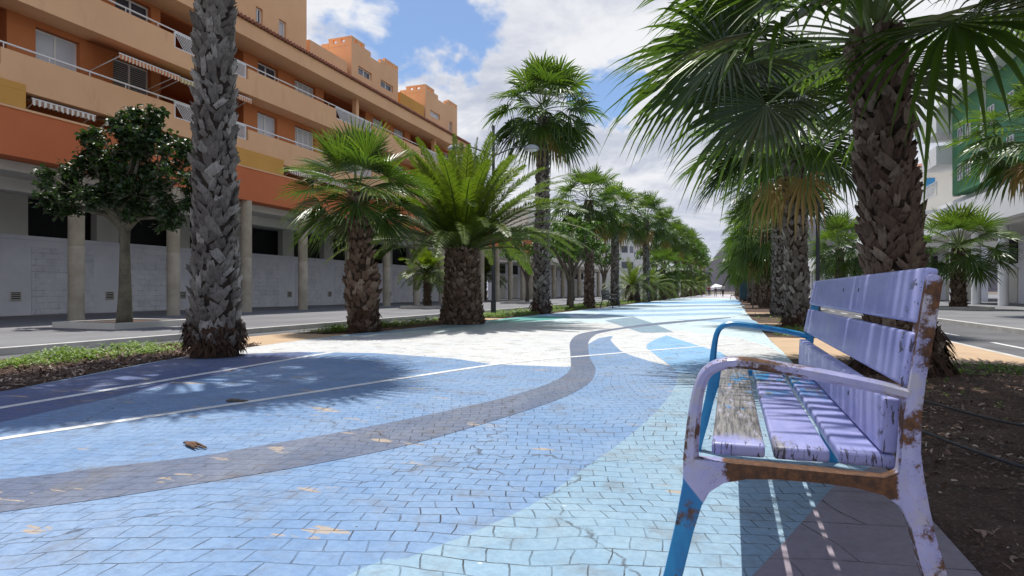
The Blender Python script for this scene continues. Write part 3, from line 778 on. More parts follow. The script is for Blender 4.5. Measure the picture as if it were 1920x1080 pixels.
    # balcony bands
    for z0, z1, zr in ((5.97, 6.93, 7.09), (8.26, 9.24, 9.40)):
        mb = MB(); ys = sorted([Y0, YU]+[q for a, b in logg for q in (a-.15, b-.6)])
        segs = []; cur = Y0
        for a, b in logg:
            segs.append((cur, a-.15, z1)); segs.append((a-.15, b-.6, z1-.42)); cur = b-.6
        segs.append((cur, YU, z1))
        for a, b, zt in segs: mb.box(FX-.16, FX, a, b, z0, zt)
        mb.build('parapet', M['peach'], B)
        mb = MB(); mb.box(WX-.02, FX-.163, Y0, YU, z0, z0+.16); mb.build('balcony_slab', M['peach'], B)
        handrail(B, FX-.08, Y0, YU, zr)
        for a, b in logg: railing(B, FX-.08, a-.1, b-.65, z1-.40, zr-.03)
    # ochre boxes and awnings of the first floor
    for a, b in ((2, 10.55), (17.6, 20.2)):
        mb = MB(); mb.box(FX-.5, FX+.035, a, b, 5.523, 5.966+.1 if False else 5.964); mb.build('ochre_parapet', M['ochre'], B)
        mb = MB(); mb.box(FX+.002, FX+.037, a, b, 5.966, 6.14); mb.build('ochre_parapet', M['ochre'], B)
    for a, b in ((10.7, 12.4), (12.7, 15.2), (15.6, 17.4), (20.6, 22.0), (22.4, 24.6), (31, 33)):
        awning(B, FX-.55, a, b, 5.94, .58, .10, M['awning_cream'])
    awning(B, WX+.02, 12.7, 14.75, 8.24, 1.35, .55, M['awning_red'])
    awning(B, WX+.02, 14.8, 17.1, 8.24, 1.30, .55, M['awning_yellow'])
    awning(B, WX+.02, 17.3, 18.5, 8.24, .75, .12, M['awning_red'])
    awning(B, WX+.02, 6.2, 9.5, 8.24, 1.1, .35, M['awning_cream'])
    # eave and tiles
    mb = MB(); mb.box(-18.6, -16.92, Y0, YU, 10.253, 10.84); mb.build('eave', M['peach'], B)
    mb = MB(); y = Y0
    while y < YU:
        p0 = Vector((-16.80, y, 10.89)); p1 = Vector((-17.75, y, 11.22))
        mb.tube([p0, p1], .075, 7); y += .19
    mb.poly([(-16.84, Y0, 10.86), (-16.84, YU, 10.86), (-17.8, YU, 11.2), (-17.8, Y0, 11.2)])
    mb.build('roof_tiles', M['tile'], B, smooth=True, auto=True)
    mb = MB(); mb.box(-30, -17.7, Y0, YU, 10.86, 11.18); mb.build('roof_slab', M['peach'], B)
    # mass behind (so the block is solid)
    mb = MB(); mb.box(-30, WX-2.21, Y0, YU, 4.25, 10.853); mb.build('core_wall', M['terra'], B)
    # lower wing past the tall part
    mb = MB(); mb.box(-27, -20.4, YU+.01, Y1-.3, 4.25, 7.4); mb.build('wing_wall', M['cream_wall'], B)
    for k in range(5): window(B, -20.39, YU+1.2+k*2.9, YU+2.5+k*2.9, 5.7, 6.9, 'blind')
    for k in range(3): mb = MB(); mb.box(-18.3, -17.9, YU+6+k*3.2, YU+7.2+k*3.2, 5.523, 6.3); mb.build('terrace_wall', M['terra'], B)
    # roof blocks with stepped, pierced parapets
    def rblock(y0, y1, x0, ztop, holes, wn):
        X = -17.6
        mb = MB()
        rect_hole_wall(mb, X, y0, y1, 11.1, ztop-.45, [h[:4] for h in wn], .2)
        mb.box(x0, X-.2, y0+.001, y1-.001, 11.1, ztop-.46)
        mb.build('roof_block', M['peach'], B)
        t = MB()   # corner turrets: little pierced crenellations with steps
        def run(px0, px1, py0, py1):      # a pierced strip
            L = max(px1-px0, py1-py0); n = int(L/.42); al = 0 if px1-px0 > py1-py0 else 1
            t.box(px0, px1, py0, py1, ztop-.449, ztop-.26)
            for k in range(n+1):
                a = L*k/(n+.5)
                if al: t.box(px0, px1, py0+a, min(py1, py0+a+.24), ztop-.26, ztop-.09)
                else: t.box(px0+a, min(px1, px0+a+.24), py0, py1, ztop-.26, ztop-.09)
            t.box(px0-.01, px1+.01, py0-.01, py1+.01, ztop-.09, ztop)
        run(X-.16, X+.0, y0, y0+1.15); run(X-1.35, X-.163, y0, y0+.16)
        t.box(X-.16, X, y0+1.163, y0+1.7, ztop-.449, ztop-.2)
        t.box(X-1.8, X-1.363, y0, y0+.16, ztop-.449, ztop-.2); t.box(x0, X-1.803, y0, y0+.16, ztop-.449, ztop-.34)
        t.build('crenellation', M['peach'], B)
        t = MB(); run(X-.16, X+.0, y1-1.35, y1); t.box(X-.16, X, y1-1.8, y1-1.363, ztop-.449, ztop-.2); t.build('crenellation', M['peach'], B)
        t = MB(); t.box(x0+.2, x0+.8, y0+.001, y0+.159, ztop-.338, ztop-.1); t.build('crenellation', M['peach'], B)
        for (a, b, c, d, k) in wn: window(B, X-.16, a, b, c, d, k)
    rblock(14.6, 22.17, -22.5, 14.0, 1, [(19.13, 19.5, 11.35, 12.05, 'glass'), (20.42, 20.87, 11.33, 12.1, 'louvre'), (16, 17.2, 11.5, 12.1, 'glass')])
    rblock(25.55, 30.0, -21.3, 13.42, 1, [(26.13, 27.34, 11.74, 12.14, 'glass'), (28.21, 29.47, 11.76, 12.14, 'glass')])
    rblock(33.28, 37.85, -20.6, 13.5, 1, [(33.92, 35.25, 11.76, 12.12, 'blind'), (36.62, 37.1, 11.42, 12.1, 'glass')])
    mb = MB(); mb.box(-21.3, -17.62, 22.4, 25.2, 11.1, 12.0); mb.box(-21, -18.6, 24.5, 25.45, 12.0, 12.35); mb.build('terrace_wall', M['peach'], B)
    mb = MB(); mb.box(-20.6, -17.62, 30.3, 33.1, 11.1, 12.1); mb.build('terrace_wall', M['ochre'], B)
    return B


big_building()


# ---------------------------------------------------------------- other buildings
def arcade_building(name, X, side, y0, y1, zc, zt, ztop, label, wall, colm, upper=None, step=3.9, deep=4.5):
    """side +1: stands to the right (faces -X); -1: to the left (faces +X)"""
    B = empty(name, (0, 0, 0), 0, label, 'building')
    s = side
    def bx(mb, xa, xb, *r): mb.box(min(xa, xb), max(xa, xb), *r)
    mb = MB(); bx(mb, X, X+s*.5, y0, y1, zc, zt); mb.build('fascia', M[wall], B)
    mb = MB(); bx(mb, X+s*.503, X+s*(deep+8), y0+.01, y1-.01, zc-.25, zc+.2); mb.build('arcade_ceiling', M['conc'], B)
    mb = MB(); bx(mb, X+s*deep, X+s*(deep+.4), y0, y1, 0, zc-.253)
    mb.build('arcade_wall', M['lowwhite'], B)
    y = y0+.8
    while y < y1-.4:
        mb = MB(); mb.tube([(X+s*.6, y, -.02), (X+s*.6, y, zc-.25 if False else zc-.25)], .24, 16); mb.build('column', M[colm], B, smooth=True, auto=True)
        q = MB(); a = X+s*(deep-.05); bx(q, a, a+s*.045, y+1.1, y+3.0, .05, 2.35); q.build('blocked_bay', M['conc'], B)
        q = MB(); bx(q, a, a+s*.045, y+1.1, y+3.0, 2.65, zc-.3); q.build('opening_shade', M['black'], B)  # black slab on the wall, painted shade in place of an opening
        y += step
    mb = MB(); bx(mb, X+s*.8, X+s*(deep+8), y0+.4, y1-.4, zt-.4, ztop); mb.build('upper_wall', M[upper or wall], B)
    return B


def wins_on(B, X, face, ys, z0, z1, wdt=1.1, kind='glass'):
    for y in ys:
        window(B, X+.012*face, y, y+wdt, z0, z1, kind, face)


# right: green building over a white podium
G = arcade_building('green_building', 13.3, 1, 8, 52, 4.6, 6.3, 6.9, 'green and white apartment block with white balconies over a columned arcade', 'white_wall', 'white')
mb = MB(); rect_hole_wall(mb, -13.3, -46.05, -20, 6.9, 12.9, [], .2)
mb = MB(); mb.box(13.32, 24, 20, 46.05, 6.9, 12.45); mb.build('green_wall', M['greenwall'], G)
for y in (42.8, 44.1, 37, 39.4, 31, 33.4):
    for z in (7.65, 9.85):
        window(G, 13.31, y, y+.8, z, z+1.0, 'glass', -1)
for y in (40.6, 34.8): mb = MB(); mb.box(13.2, 13.319, y, y+.5, 6.9, 12.45); mb.build('white_pilaster', M['white_wall'], G)
mb = MB(); mb.box(12.4, 24, 19.6, 46.6, 12.453, 12.7); mb.build('roof_slab', M['white_wall'], G)
for z0, z1 in ((11.0, 12.5), (8.95, 10.15)):
    mb = MB(); mb.box(12.45, 12.62, 46.06, 49.2, z0, z1); mb.box(12.623, 16.5, 46.06, 46.2, z0, z1 if z1 < 12 else 12.45); mb.box(12.623, 16.5, 49.05, 49.2, z0, z1); mb.box(12.623, 16.5, 46.203, 49.047, z0, z0+.15)
    mb.build('balcony', M['white_wall'], G)
mb = MB(); mb.box(13.5, 13.85, 46.3, 46.6, 6.9, 8.947); mb.box(13.5, 13.85, 46.3, 46.6, 10.153, 10.997); mb.build('post', M['conc'], G)
mb = MB(); mb.box(16.6, 24, 46.06, 49.6, 6.9, 12.4); mb.build('rear_wall', M['white_wall'], G)
railing(G, 12.6, 46.5, 50.5, 7.05, 7.95)
A2 = arcade_building('white_arcade_building', 13.6, 1, 56, 150, 4.4, 6.2, 7.2, 'low white arcaded building further along the right pavement', 'white_wall', 'white', step=4.3)
wins_on(A2, 14.38, -1, [60+6*k for k in range(12)], 6.5, 7.1, 1.6)
# red-roofed house with blue windows, far right
H = empty('red_roofed_house', (0, 0, 0), 0, 'distant house with red tiled roof and blue shutters behind the palms', 'house')
mb = MB(); mb.box(17, 26, 70, 84, 7.1, 13.0); mb.build('wall', M['cream_wall'], H)
mb = MB(); mb.poly([(16.4, 69.4, 13.0), (26.6, 69.4, 13.0), (21.5, 77, 15.2)]); mb.poly([(26.6, 69.4, 13.0), (26.6, 84.6, 13.0), (21.5, 77, 15.2)]); mb.poly([(26.6, 84.6, 13.0), (16.4, 84.6, 13.0), (21.5, 77, 15.2)]); mb.poly([(16.4, 84.6, 13.0), (16.4, 69.4, 13.0), (21.5, 77, 15.2)]); mb.build('roof', M['tile'], H)
for x in (18, 20.4, 22.8):
    mb = MB(); mb.box(x, x+.8, 69.94, 69.998, 10.9, 11.9); mb.build('shutter', M['bluepaint'], H)
# left, beyond the orange block
A3 = arcade_building('cream_arcade_building', -17.8, -1, 56, 96, 3.9, 5.3, 9.0, 'cream arcaded building behind the left palms, past the orange block', 'cream_wall', 'column', step=4.)
wins_on(A3, -18.59, 1, [58+3.6*k for k in range(10)], 6.4, 7.8, 1.5)
W = empty('white_apartment_block', (0, 0, 0), 0, 'white apartment block with a rounded bay and red tiled roof in the distance', 'building')
mb = MB(); mb.box(-30, -17.2, 100, 150, 0, 11.2); mb.build('wall', M['white_wall'], W)
mb = MB(); bayv = [(-17.2, 100.8), (-15.9, 101.6), (-15.3, 103.2), (-15.9, 104.8), (-17.2, 105.6)]
lo = [mb.vert((x, y, 3.2)) for x, y in bayv]; hi = [mb.vert((x, y, 11.0)) for x, y in bayv]
for k in range(4): mb.face((lo[k], lo[k+1], hi[k+1], hi[k]))
mb.face(lo); mb.face(hi); mb.build('bay', M['white_wall'], W)
for z in (4.6, 7.2, 9.4):
    for (x0, y0), (x1, y1) in zip(bayv, bayv[1:]):
        a = Vector((x0, y0, 0)); b = Vector((x1, y1, 0)); d = (b-a); n = Vector((d.y, -d.x, 0)).normalized()*.03
        n = n if n.x > 0 or n.y < 0 else -n
        mb = MB(); p = a+d*.15+n; q = a+d*.85+n
        mb.poly([(p.x, p.y, z), (q.x, q.y, z), (q.x, q.y, z+1.1), (p.x, p.y, z+1.1)]); mb.build('window', M['glass'], W)
    for x in (-28, -25.5, -23, -20.5):
        mb = MB(); mb.box(x, x+1.1, 99.95, 99.998, z, z+1.2); mb.build('window', M['glass'], W)
    wins_on(W, -17.2, 1, [108+4*k for k in range(9)], z, z+1.2, 1.4)
mb = MB(); mb.poly([(-30.5, 99.5, 11.203), (-14.9, 99.5, 11.203), (-16.5, 104, 12.6), (-28, 104, 12.6)]); mb.poly([(-14.9, 99.5, 11.203), (-14.9, 150, 11.203), (-16.5, 148, 12.6), (-16.5, 104, 12.6)]); mb.poly([(-28, 104, 12.6), (-16.5, 104, 12.6), (-16.5, 148, 12.6), (-28, 148, 12.6)])
mb.build('roof', M['tile'], W)


# ---------------------------------------------------------------- bench
def outline_frame(y, th=.044):
    """side frame: legs, seat bar and rear upright as one casting, outline in x,z"""
    # outer silhouette, clockwise from the front foot
    o = [(-.190, 0), (-.178, .03), (-.147, .142), (-.121, .262), (-.104, .36), (-.103, .405), (-.098, .418), (-.060, .417), (.06, .4165), (.18, .4155), (.30, .413),
         (.326, .425), (.332, .50), (.333, .545), (.345, .62), (.358, .72), (.374, .83), (.382, .836), (.398, .832), (.403, .82), (.390, .72), (.374, .62), (.366, .54), (.365, .47), (.371, .418), (.380, .36), (.391, .305), (.412, .225), (.445, .10), (.470, .015), (.472, 0),
         (.430, 0), (.418, .05), (.385, .16), (.361, .25), (.347, .315), (.330, .355), (.300, .376), (.25, .386), (.18, .389), (.10, .388), (.033, .382), (-.015, .368), (-.045, .345), (-.062, .312), (-.080, .25), (-.103, .149), (-.130, .05), (-.140, 0)]
    mb = MB(); n = len(o)
    a = [mb.vert((x, y-th/2, z)) for x, z in o]; b = [mb.vert((x, y+th/2, z)) for x, z in o]
    mb.face(a[::-1]); mb.face(b)
    for k in range(n): mb.face((a[k], a[(k+1) % n], b[(k+1) % n], b[k]))
    return mb


BENCH_Y = (1.465, 3.195)


def make_bench(loc, rz, label, dark=False, group=None, cat='bench'):
    ox, oy = .14, 2.33
    B = empty('park_bench', (ox, oy, 0), 0, label, cat, group)
    T = Matrix.Translation((-ox, -oy, 0))
    def fin(o, bev=0, seg=2):
        o.data.transform(T)
        if bev: bevel_obj(o, bev, seg)
        return o
    mm = lambda k: M['b_dark'] if dark else M[k]
    for i, y in enumerate(BENCH_Y):
        fm = mm('b_near' if i == 0 else 'b_far')
        o = fin(outline_frame(y).build('end_frame', fm, B), .007, 2)
        if not dark: tag(o, 'rusty lilac side frame with blue front leg' if i == 0 else 'bright blue side frame')
        pts = crm([(.342, y, .586, ), (.30, y, .597), (.242, y, .608), (.14, y, .625), (.044, y, .637), (-.010, y, .636), (-.048, y, .618), (-.068, y, .578), (-.080, y, .50), (-.087, y, .41)], 5)
        mb = MB(); rings = []
        for k, p in enumerate(pts):
            d = (pts[min(k+1, len(pts)-1)]-pts[max(k-1, 0)]).normalized(); nrm = Vector((0, 1, 0)).cross(d)
            t = k/(len(pts)-1); hw = .0235; hh = .0135 if t < .8 else .0135+.004*(t-.8)*5
            prof = [(-1, -.55), (-.72, -.95), (.72, -.95), (1, -.55), (1, .35), (.6, .85), (0, 1), (-.6, .85), (-1, .35)]
            rings.append([mb.vert(p+Vector((0, 1, 0))*a*hw+nrm*(-b)*hh) for a, b in prof])
        for a, b in zip(rings, rings[1:]):
            for k in range(9): mb.face((a[k], a[(k+1) % 9], b[(k+1) % 9], b[k]))
        mb.face(rings[0]); mb.face(rings[-1][::-1])
        fin(mb.build('armrest', fm, o, smooth=True, auto=True))
    # seat slats (x0, z0 at front edge top, x1, z1 at rear edge top)
    y0, y1 = 1.500, 3.20
    for k, (xa, za, xb, zb) in enumerate(((-.042, .446, .074, .448), (.092, .447, .207, .449), (.224, .449, .335, .447))):
        mb = MB(); th = .030
        nn = 14
        R0 = []
        for i in range(nn+1):
            y = y0+(y1-y0)*i/nn; wv = .0012*math.sin(i*1.7+k)
            R0.append([mb.vert(p) for p in ((xa, y, za-th+wv), (xb, y, zb-th+wv), (xb, y, zb+wv), (xa, y, za+wv))])
        for a, b in zip(R0, R0[1:]):
            for q in range(4): mb.face((a[q], a[(q+1) % 4], b[(q+1) % 4], b[q]))
        mb.face(R0[0][::-1]); mb.face(R0[-1])
        o = fin(mb.build('seat_slat', mm('b_front' if k == 0 else 'b_seat'), B), .009, 3)
        if not dark and k == 0: tag(o, 'front seat slat worn to bare grey wood')
        for yy in (1.56, 3.13):
            q = MB(); c = Vector(((xa+xb)/2, yy, (za+zb)/2)); q.tube([c-Vector((0, 0, .004)), c+Vector((0, 0, .0022))], .009, 10)
            fin(q.build('bolt', mm('b_far'), o)) if not dark and False else None
    # back slats: front face points (x,z) bottom & top, thickness
    for k, (xa, za, xb, zb, th) in enumerate(((.304, .452, .309, .572, .034), (.342, .606, .362, .716, .024), (.366, .736, .388, .850, .024))):
        d = Vector((xb-xa, 0, zb-za)).normalized(); nrm = Vector((d.z, 0, -d.x))
        a = Vector((xa, 0, za)); b = Vector((xb, 0, zb)); yy0 = y0 if k == 0 else 1.455; yy1 = 3.20 if k == 0 else 3.235
        mb = MB(); P = [a, b, b+nrm*th, a+nrm*th]
        cc = [[mb.vert((p.x, y, p.z)) for p in P] for y in (yy0, yy1)]
        for q in range(4): mb.face((cc[0][q], cc[0][(q+1) % 4], cc[1][(q+1) % 4], cc[1][q]))
        mb.face(cc[0][::-1]); mb.face(cc[1])
        # (upright stands behind the two upper slats; shift them to its front face)
        sh = Vector((-.012 if k else 0, 0, 0))
        o = mb.build('back_slat', mm('b_back'), B); o.data.transform(Matrix.Translation(sh)); fin(o, .008, 3)
        for yy, mz in {0: ((1.9, .55),), 1: (), 2: ((2.10, .6), (2.36, .6))}[k]:
            c = a.lerp(b, mz)+sh+Vector((0, yy, 0))
            q = MB(); q.tube([c+nrm*.004, c-nrm*.0015], [.007, .006], 10); o2 = q.build('bolt', mm('b_dark'), o, smooth=True, auto=True); fin(o2)
    B.location = loc; B.rotation_euler = (0, 0, rz)
    return B


make_bench((.14, 2.33, 0), 0, 'lilac and blue slatted bench with rusty metal arms, in the foreground')
db = make_bench((-5.55, 29.6, 0), R(180), 'dark metal bench beside the left palms, facing the painted promenade', True, 'dark benches along the promenade')
d2 = copy_tree(db); d2.location = (.25, 61.5, 0); d2.rotation_euler = (0, 0, 0); d2['label'] = 'dark metal bench far away at the right edge of the promenade'


# ---------------------------------------------------------------- palms
UP = Vector((0, 0, 1))


def fan_leaf(mb, o, az, el, pet, Rb, nseg, droop, rg, tone=.3, sect=4, roll=0):
    d = Vector((math.cos(az)*math.cos(el), math.sin(az)*math.cos(el), math.sin(el)))
    p = o.copy(); pts = [p.copy()]; sag = .10+.22*max(0, math.cos(el))
    for k in range(5):
        p = p + d*(pet/5); pts.append(p.copy())
        d = (d - UP*sag*.2*(1+k*.25)).normalized()
    # petiole: folded strip
    s = d.cross(UP); s = s.normalized() if s.length > .05 else Vector((1, 0, 0))
    if roll: s = Matrix.Rotation(roll, 3, d) @ s
    n = s.cross(d).normalized()
    mb.tone = min(tone+.25, 1) if tone < 1.1 else tone
    prev = None
    for k, q in enumerate(pts):
        w = .030*(1-.55*k/5)*max(.6, min(1, pet/1.0)); r = [mb.vert(q-s*w), mb.vert(q+n*(-w*.7)), mb.vert(q+s*w)]
        if prev: mb.face((prev[0], prev[1], r[1], r[0]), 1); mb.face((prev[1], prev[2], r[2], r[1]), 1)
        prev = r
    E = pts[-1]; f = d; A = R(118)+rg.uniform(-.1, .15)
    T = [0, .16, .42, .68, .86, 1.] if sect > 3 else [0, .3, .68, 1.]
    dA = 2*A/nseg
    for i in range(nseg):
        a = -A+dA*(i+.5)+rg.uniform(-.015, .015)
        ca, sa = math.cos(a), math.sin(a)
        dr = (f*ca + s*sa + n*(.22*abs(sa)+.04*(i % 2))).normalized()
        L = Rb*(.70+.30*math.cos(a*.75))*rg.uniform(.92, 1.06)
        side = dr.cross(n).normalized(); ts = tone+rg.uniform(-.12, .12) if tone < 1.1 else tone
        dro = droop*rg.uniform(.6, 1.5); prev = None; hang = rg.random() < .10
        tw = rg.uniform(-.25, .25)
        for j, t in enumerate(T):
            tt = max(0, t-.35)
            p = E + dr*(L*t*(1-.35*dro*tt)) - UP*(dro*L*(.12*t*t+1.25*tt*tt*(1.6 if hang and t > .6 else 1)))
            wmax = L*.42*dA*.5*1.18
            w = L*t*dA*.5*1.18 if t <= .43 else wmax*(1-((t-.42)/.58)**1.35)
            mb.tone = ts + (.25 if t > .8 and tone < 1 else 0)
            if t == 0: r = [mb.vert(p)]*3; 
            elif t == 1.: r = [mb.vert(p)]*3
            else:
                sd = (side*math.cos(tw*t)+n*math.sin(tw*t))
                r = [mb.vert(p-sd*w), mb.vert(p-n*w*.55), mb.vert(p+sd*w)]
            if prev:
                if j == 1: mb.face((prev[0], r[1], r[0])); mb.face((prev[0], r[2], r[1]))
                elif t == 1.: mb.face((prev[0], prev[1], r[0])); mb.face((prev[1], prev[2], r[0]))
                else: mb.face((prev[0], prev[1], r[1], r[0])); mb.face((prev[1], prev[2], r[2], r[1]))
            prev = r


def fan_crown(seed, nl=34, pet=1.0, Rb=.95, nseg=30, lo=-38, hi=84, droop=.35, dead=0, sect=4, base=(0, 0, 0), skip=None):
    rg = random.Random(seed); mb = MB(); dm = MB()
    for i in range(nl):
        t = (i+.5)/nl; az = i*2.39996+rg.uniform(-.25, .25)+seed; el = R(hi+(lo-hi)*t**.85)+rg.uniform(-.12, .12)
        if skip and skip(az % (2*math.pi), el): continue
        o = Vector(base)+Vector((math.cos(az)*.10, math.sin(az)*.10, .25-.35*t))
        fan_leaf(mb, o, az, el, pet*rg.uniform(.85, 1.12)*(.72+.35*min(1, t*2)), Rb*rg.uniform(.88, 1.08), nseg, droop*(.45+1.1*t)*rg.uniform(.8, 1.3), rg,
                 tone=.62-.5*t+rg.uniform(-.1, .15), sect=sect, roll=rg.uniform(-.45, .45))
    for i in range(dead):
        az = rg.uniform(0, 6.283)
        fan_leaf(dm, Vector(base)+Vector((math.cos(az)*.16, math.sin(az)*.16, -.28-.02*i)), az, R(rg.uniform(-66, -48)), pet*.7, Rb*.75, max(12, nseg//2), 1.1, rg, tone=2., sect=3, roll=rg.uniform(-.6, .6))
    return mb, (dm if dead else None)


M['petiole'] = simple('leaf_stalk', (.16, .21, .07), (.10, .15, .045), 5, .5, .2)


def trunk_mb(h, rads, nrow, ncol, seed, lean=(0, 0), bh=.17, out=.05, topbrown=.75, low=None, bw=1.):
    """rads: list of (fraction, radius).  Returns mesh builder: 0 core, 1 boots, 2 fibre"""
    rg = random.Random(seed); mb = MB()
    def rad(t):
        for (a, ra), (b, rb) in zip(rads, rads[1:]):
            if a <= t <= b: return ra+(rb-ra)*(t-a)/(b-a)
        return rads[-1][1]
    def cen(t): return Vector((lean[0]*t, lean[1]*t, h*t))
    n = 14
    mb.tube([cen(k/n)-(Vector((0, 0, .06)) if k == 0 else Vector()) for k in range(n+1)], [rad(k/n)*.97 for k in range(n+1)], 18, 0)
    hh = h/nrow
    for r in range(nrow):
        for c in range(ncol):
            t = min(.995, max(.002, (r+.5+rg.uniform(-.4, .4))/nrow))
            if low and t < low: continue
            a = 2*math.pi*(c+.5*(r % 2)+rg.uniform(-.26, .26))/ncol + r*.04
            rr = rad(t); ct = cen(t); er = Vector((math.cos(a), math.sin(a), 0)); et = Vector((-math.sin(a), math.cos(a), 0))
            w = 2*math.pi*rr/ncol*.46*rg.uniform(.5, 1.2)*bw; H = bh*rg.uniform(.55, 1.4); oo = out*rg.uniform(.3, 1.6)
            tilt = (.60 if (c+r) % 2 else -.60)*rg.uniform(-.1, 1.5)
            u = (UP*math.cos(tilt)+et*math.sin(tilt)); s = (et*math.cos(tilt)-UP*math.sin(tilt))
            b0 = ct+er*(rr*.97)
            mb.tone = min(1, max(0, rg.uniform(.1, .9)))
            P = [b0-u*H*.5-s*w*.85, b0-u*H*.5+s*w*.85, b0+u*H*.1+s*w*1.05+er*oo*.55, b0+u*H*.1-s*w*1.05+er*oo*.55,
                 b0+u*H*rg.uniform(.42, .6)-s*w*.75+er*oo, b0+u*H*.36+er*oo*.95, b0+u*H*rg.uniform(.42, .62)+s*w*.75+er*oo*1.05,
                 b0+u*H*.12+s*w*.8+er*-.02, b0+u*H*.12-s*w*.8-er*.02, b0+u*H*.05+er*oo*.85]
            v = [mb.vert(p) for p in P]
            for q in ((0, 1, 9), (1, 2, 9), (0, 9, 3), (3, 9, 5, 4), (9, 2, 6, 5), (4, 5, 7, 8), (5, 6, 7), (3, 4, 8), (6, 2, 7), (0, 3, 8), (1, 7, 2)):
                mb.face([v[i] for i in q], 1)
    return mb, rad, cen


def fibre_skirt(rad, cen, h, t1, n, seed, out=.05, L=.35):
    rg = random.Random(seed); mb = MB()
    for i in range(n):
        t = rg.uniform(.0, t1)**1.0; a = rg.uniform(0, 6.283); r = rad(t)
        er = Vector((math.cos(a), math.sin(a), 0)); et = Vector((-math.sin(a), math.cos(a), 0))
        p = cen(t)+er*r*.96+UP*.12; d = (-UP+er*rg.uniform(.1, .6)+et*rg.uniform(-.9, .9)).normalized(); l = L*rg.uniform(.4, 1.1); w = rg.uniform(.004, .02)
        s = d.cross(er).normalized()
        q1 = p+d*l*.5+er*out; q2 = p+d*l+er*out*.6; q2.z = max(q2.z, .0); q1.z = max(q1.z, .01)
        mb.face([mb.vert(x) for x in (p-s*w, p+s*w, q1+s*w, q1-s*w)]); mb.face([mb.vert(x) for x in (q1-s*w, q1+s*w, q2)])
    return mb


def feather_crown(seed, nf=60, L=2.7, nl=46, ll=.42, lo=-25, hi=82, o=(0, 0, 0), grav=.85, br=.16):
    rg = random.Random(seed); mb = MB()
    for i in range(nf):
        t = (i+.5)/nf; az = i*2.39996+rg.uniform(-.2, .2)+seed; el = R(hi+(lo-hi)*t**.78)+rg.uniform(-.10, .10)
        d = Vector((math.cos(az)*math.cos(el), math.sin(az)*math.cos(el), math.sin(el)))
        l = L*rg.uniform(.85, 1.08)*(.8+.2*min(1, t*2.5)); p = Vector(o)+Vector((math.cos(az), math.sin(az), 0))*br*t; st = 12
        pts = [p.copy()]; ds = [d.copy()]
        for k in range(st):
            p = p+d*l/st; d = (d-UP*grav*(.045+.16*(k/st)**1.3)*(.35+abs(math.cos(el)))).normalized(); pts.append(p.copy()); ds.append(d.copy())
        tw = rg.uniform(-.5, .5); base = .55-.45*t+rg.uniform(-.1, .15)
        prev = None
        for k, q in enumerate(pts):
            dd = ds[k]; s = dd.cross(UP); s = s.normalized() if s.length > .05 else Vector((1, 0, 0)); n = s.cross(dd)
            w = .024*(1-.8*k/st); mb.tone = base+.3; r = [mb.vert(q-s*w), mb.vert(q+n*w), mb.vert(q+s*w)]
            if prev: mb.face((prev[0], prev[1], r[1], r[0]), 1); mb.face((prev[1], prev[2], r[2], r[1]), 1)
            prev = r
        for j in range(nl):
            x = .10+.90*(j+rg.uniform(-.2, .2))/nl; fi = x*st; k = min(int(fi), st-1); q = pts[k].lerp(pts[k+1], min(1, fi-k)); dd = ds[k]
            s = dd.cross(UP); s = s.normalized() if s.length > .05 else Vector((1, 0, 0)); s = (Matrix.Rotation(tw*x, 3, dd) @ s); n = s.cross(dd)
            for sg in (-1, 1):
                lift = rg.uniform(.10, .50); e = (dd*(.75+.3*x)+s*sg+n*lift).normalized(); m_ = ll*math.sin(math.pi*min(.97, .12+x*.86))**.6*rg.uniform(.85, 1.12)
                w = .0115*ll/.42+.003; sw = e.cross(n).normalized(); mb.tone = base+rg.uniform(-.1, .25)
                a0 = q; a1 = q+e*m_*.45; a2 = q+e*m_-UP*m_*.18
                v = [mb.vert(a0-sw*w*.5), mb.vert(a0+sw*w*.5), mb.vert(a1+sw*w), mb.vert(a1-sw*w), mb.vert(a2)]
                mb.face((v[0], v[1], v[2], v[3])); mb.face((v[3], v[2], v[4]))
    return mb


TM = {'grey': [M['core'], M['boot_grey']], 'brown': [M['core'], M['boot_brown']]}
GP = 'palms planted along the promenade'


def palm(x, y, label, crown, trunk, tkind, h, rz=0, group=GP, skirt=None, dead=None, top=None, leaf='fan'):
    P = empty('palm_tree', (x, y, 0), rz, label, 'palm tree', group)
    trunk.build('trunk', TM[tkind], P)
    if skirt: skirt.build('root_fibres', M['fibre'], P)
    c = crown.build('crown', [M[leaf], M['petiole']], P); c.location = top or (0, 0, h)
    if dead: d = dead.build('dead_fronds', [M[leaf], M['twig']], P); d.location = top or (0, 0, h)
    return P


# the tall grey palm at the left, its crown above the picture
tb, rd, cn = trunk_mb(7.4, [(0, .29), (.04, .31), (.075, .25), (.14, .245), (.25, .225), (.5, .20), (1, .185)], 76, 12, 3, bh=.18, out=.05, low=.028)
cr, dd = fan_crown(11, 40, 1.25, 1.1, 34, -35, 82, .4, 5)
palm(-5.97, 5.8, 'tall grey-trunked palm, its crown above the picture, root fibres spilling at its base', cr, tb, 'grey', 7.4, skirt=fibre_skirt(rd, cn, 7.4, .045, 520, 5, .035, .20), dead=dd)
# short fan palm with a swollen ragged trunk
tb, rd, cn = trunk_mb(2.75, [(0, .25), (.12, .24), (.26, .28), (.36, .31), (.46, .25), (.6, .185), (.8, .16), (1, .14)], 27, 11, 5, lean=(-.12, 0), bh=.17, out=.075)
cr, dd = fan_crown(2, 28, .68, .95, 42, -36, 88, .20, 0)
palm(-6.8, 10.3, 'short fan palm with a swollen ragged brown trunk, left of the feathery palm', cr, tb, 'brown', 2.75, rz=.6, skirt=fibre_skirt(rd, cn, 2.75, .14, 300, 6, .03, .25), top=(-.12, 0, 2.7))
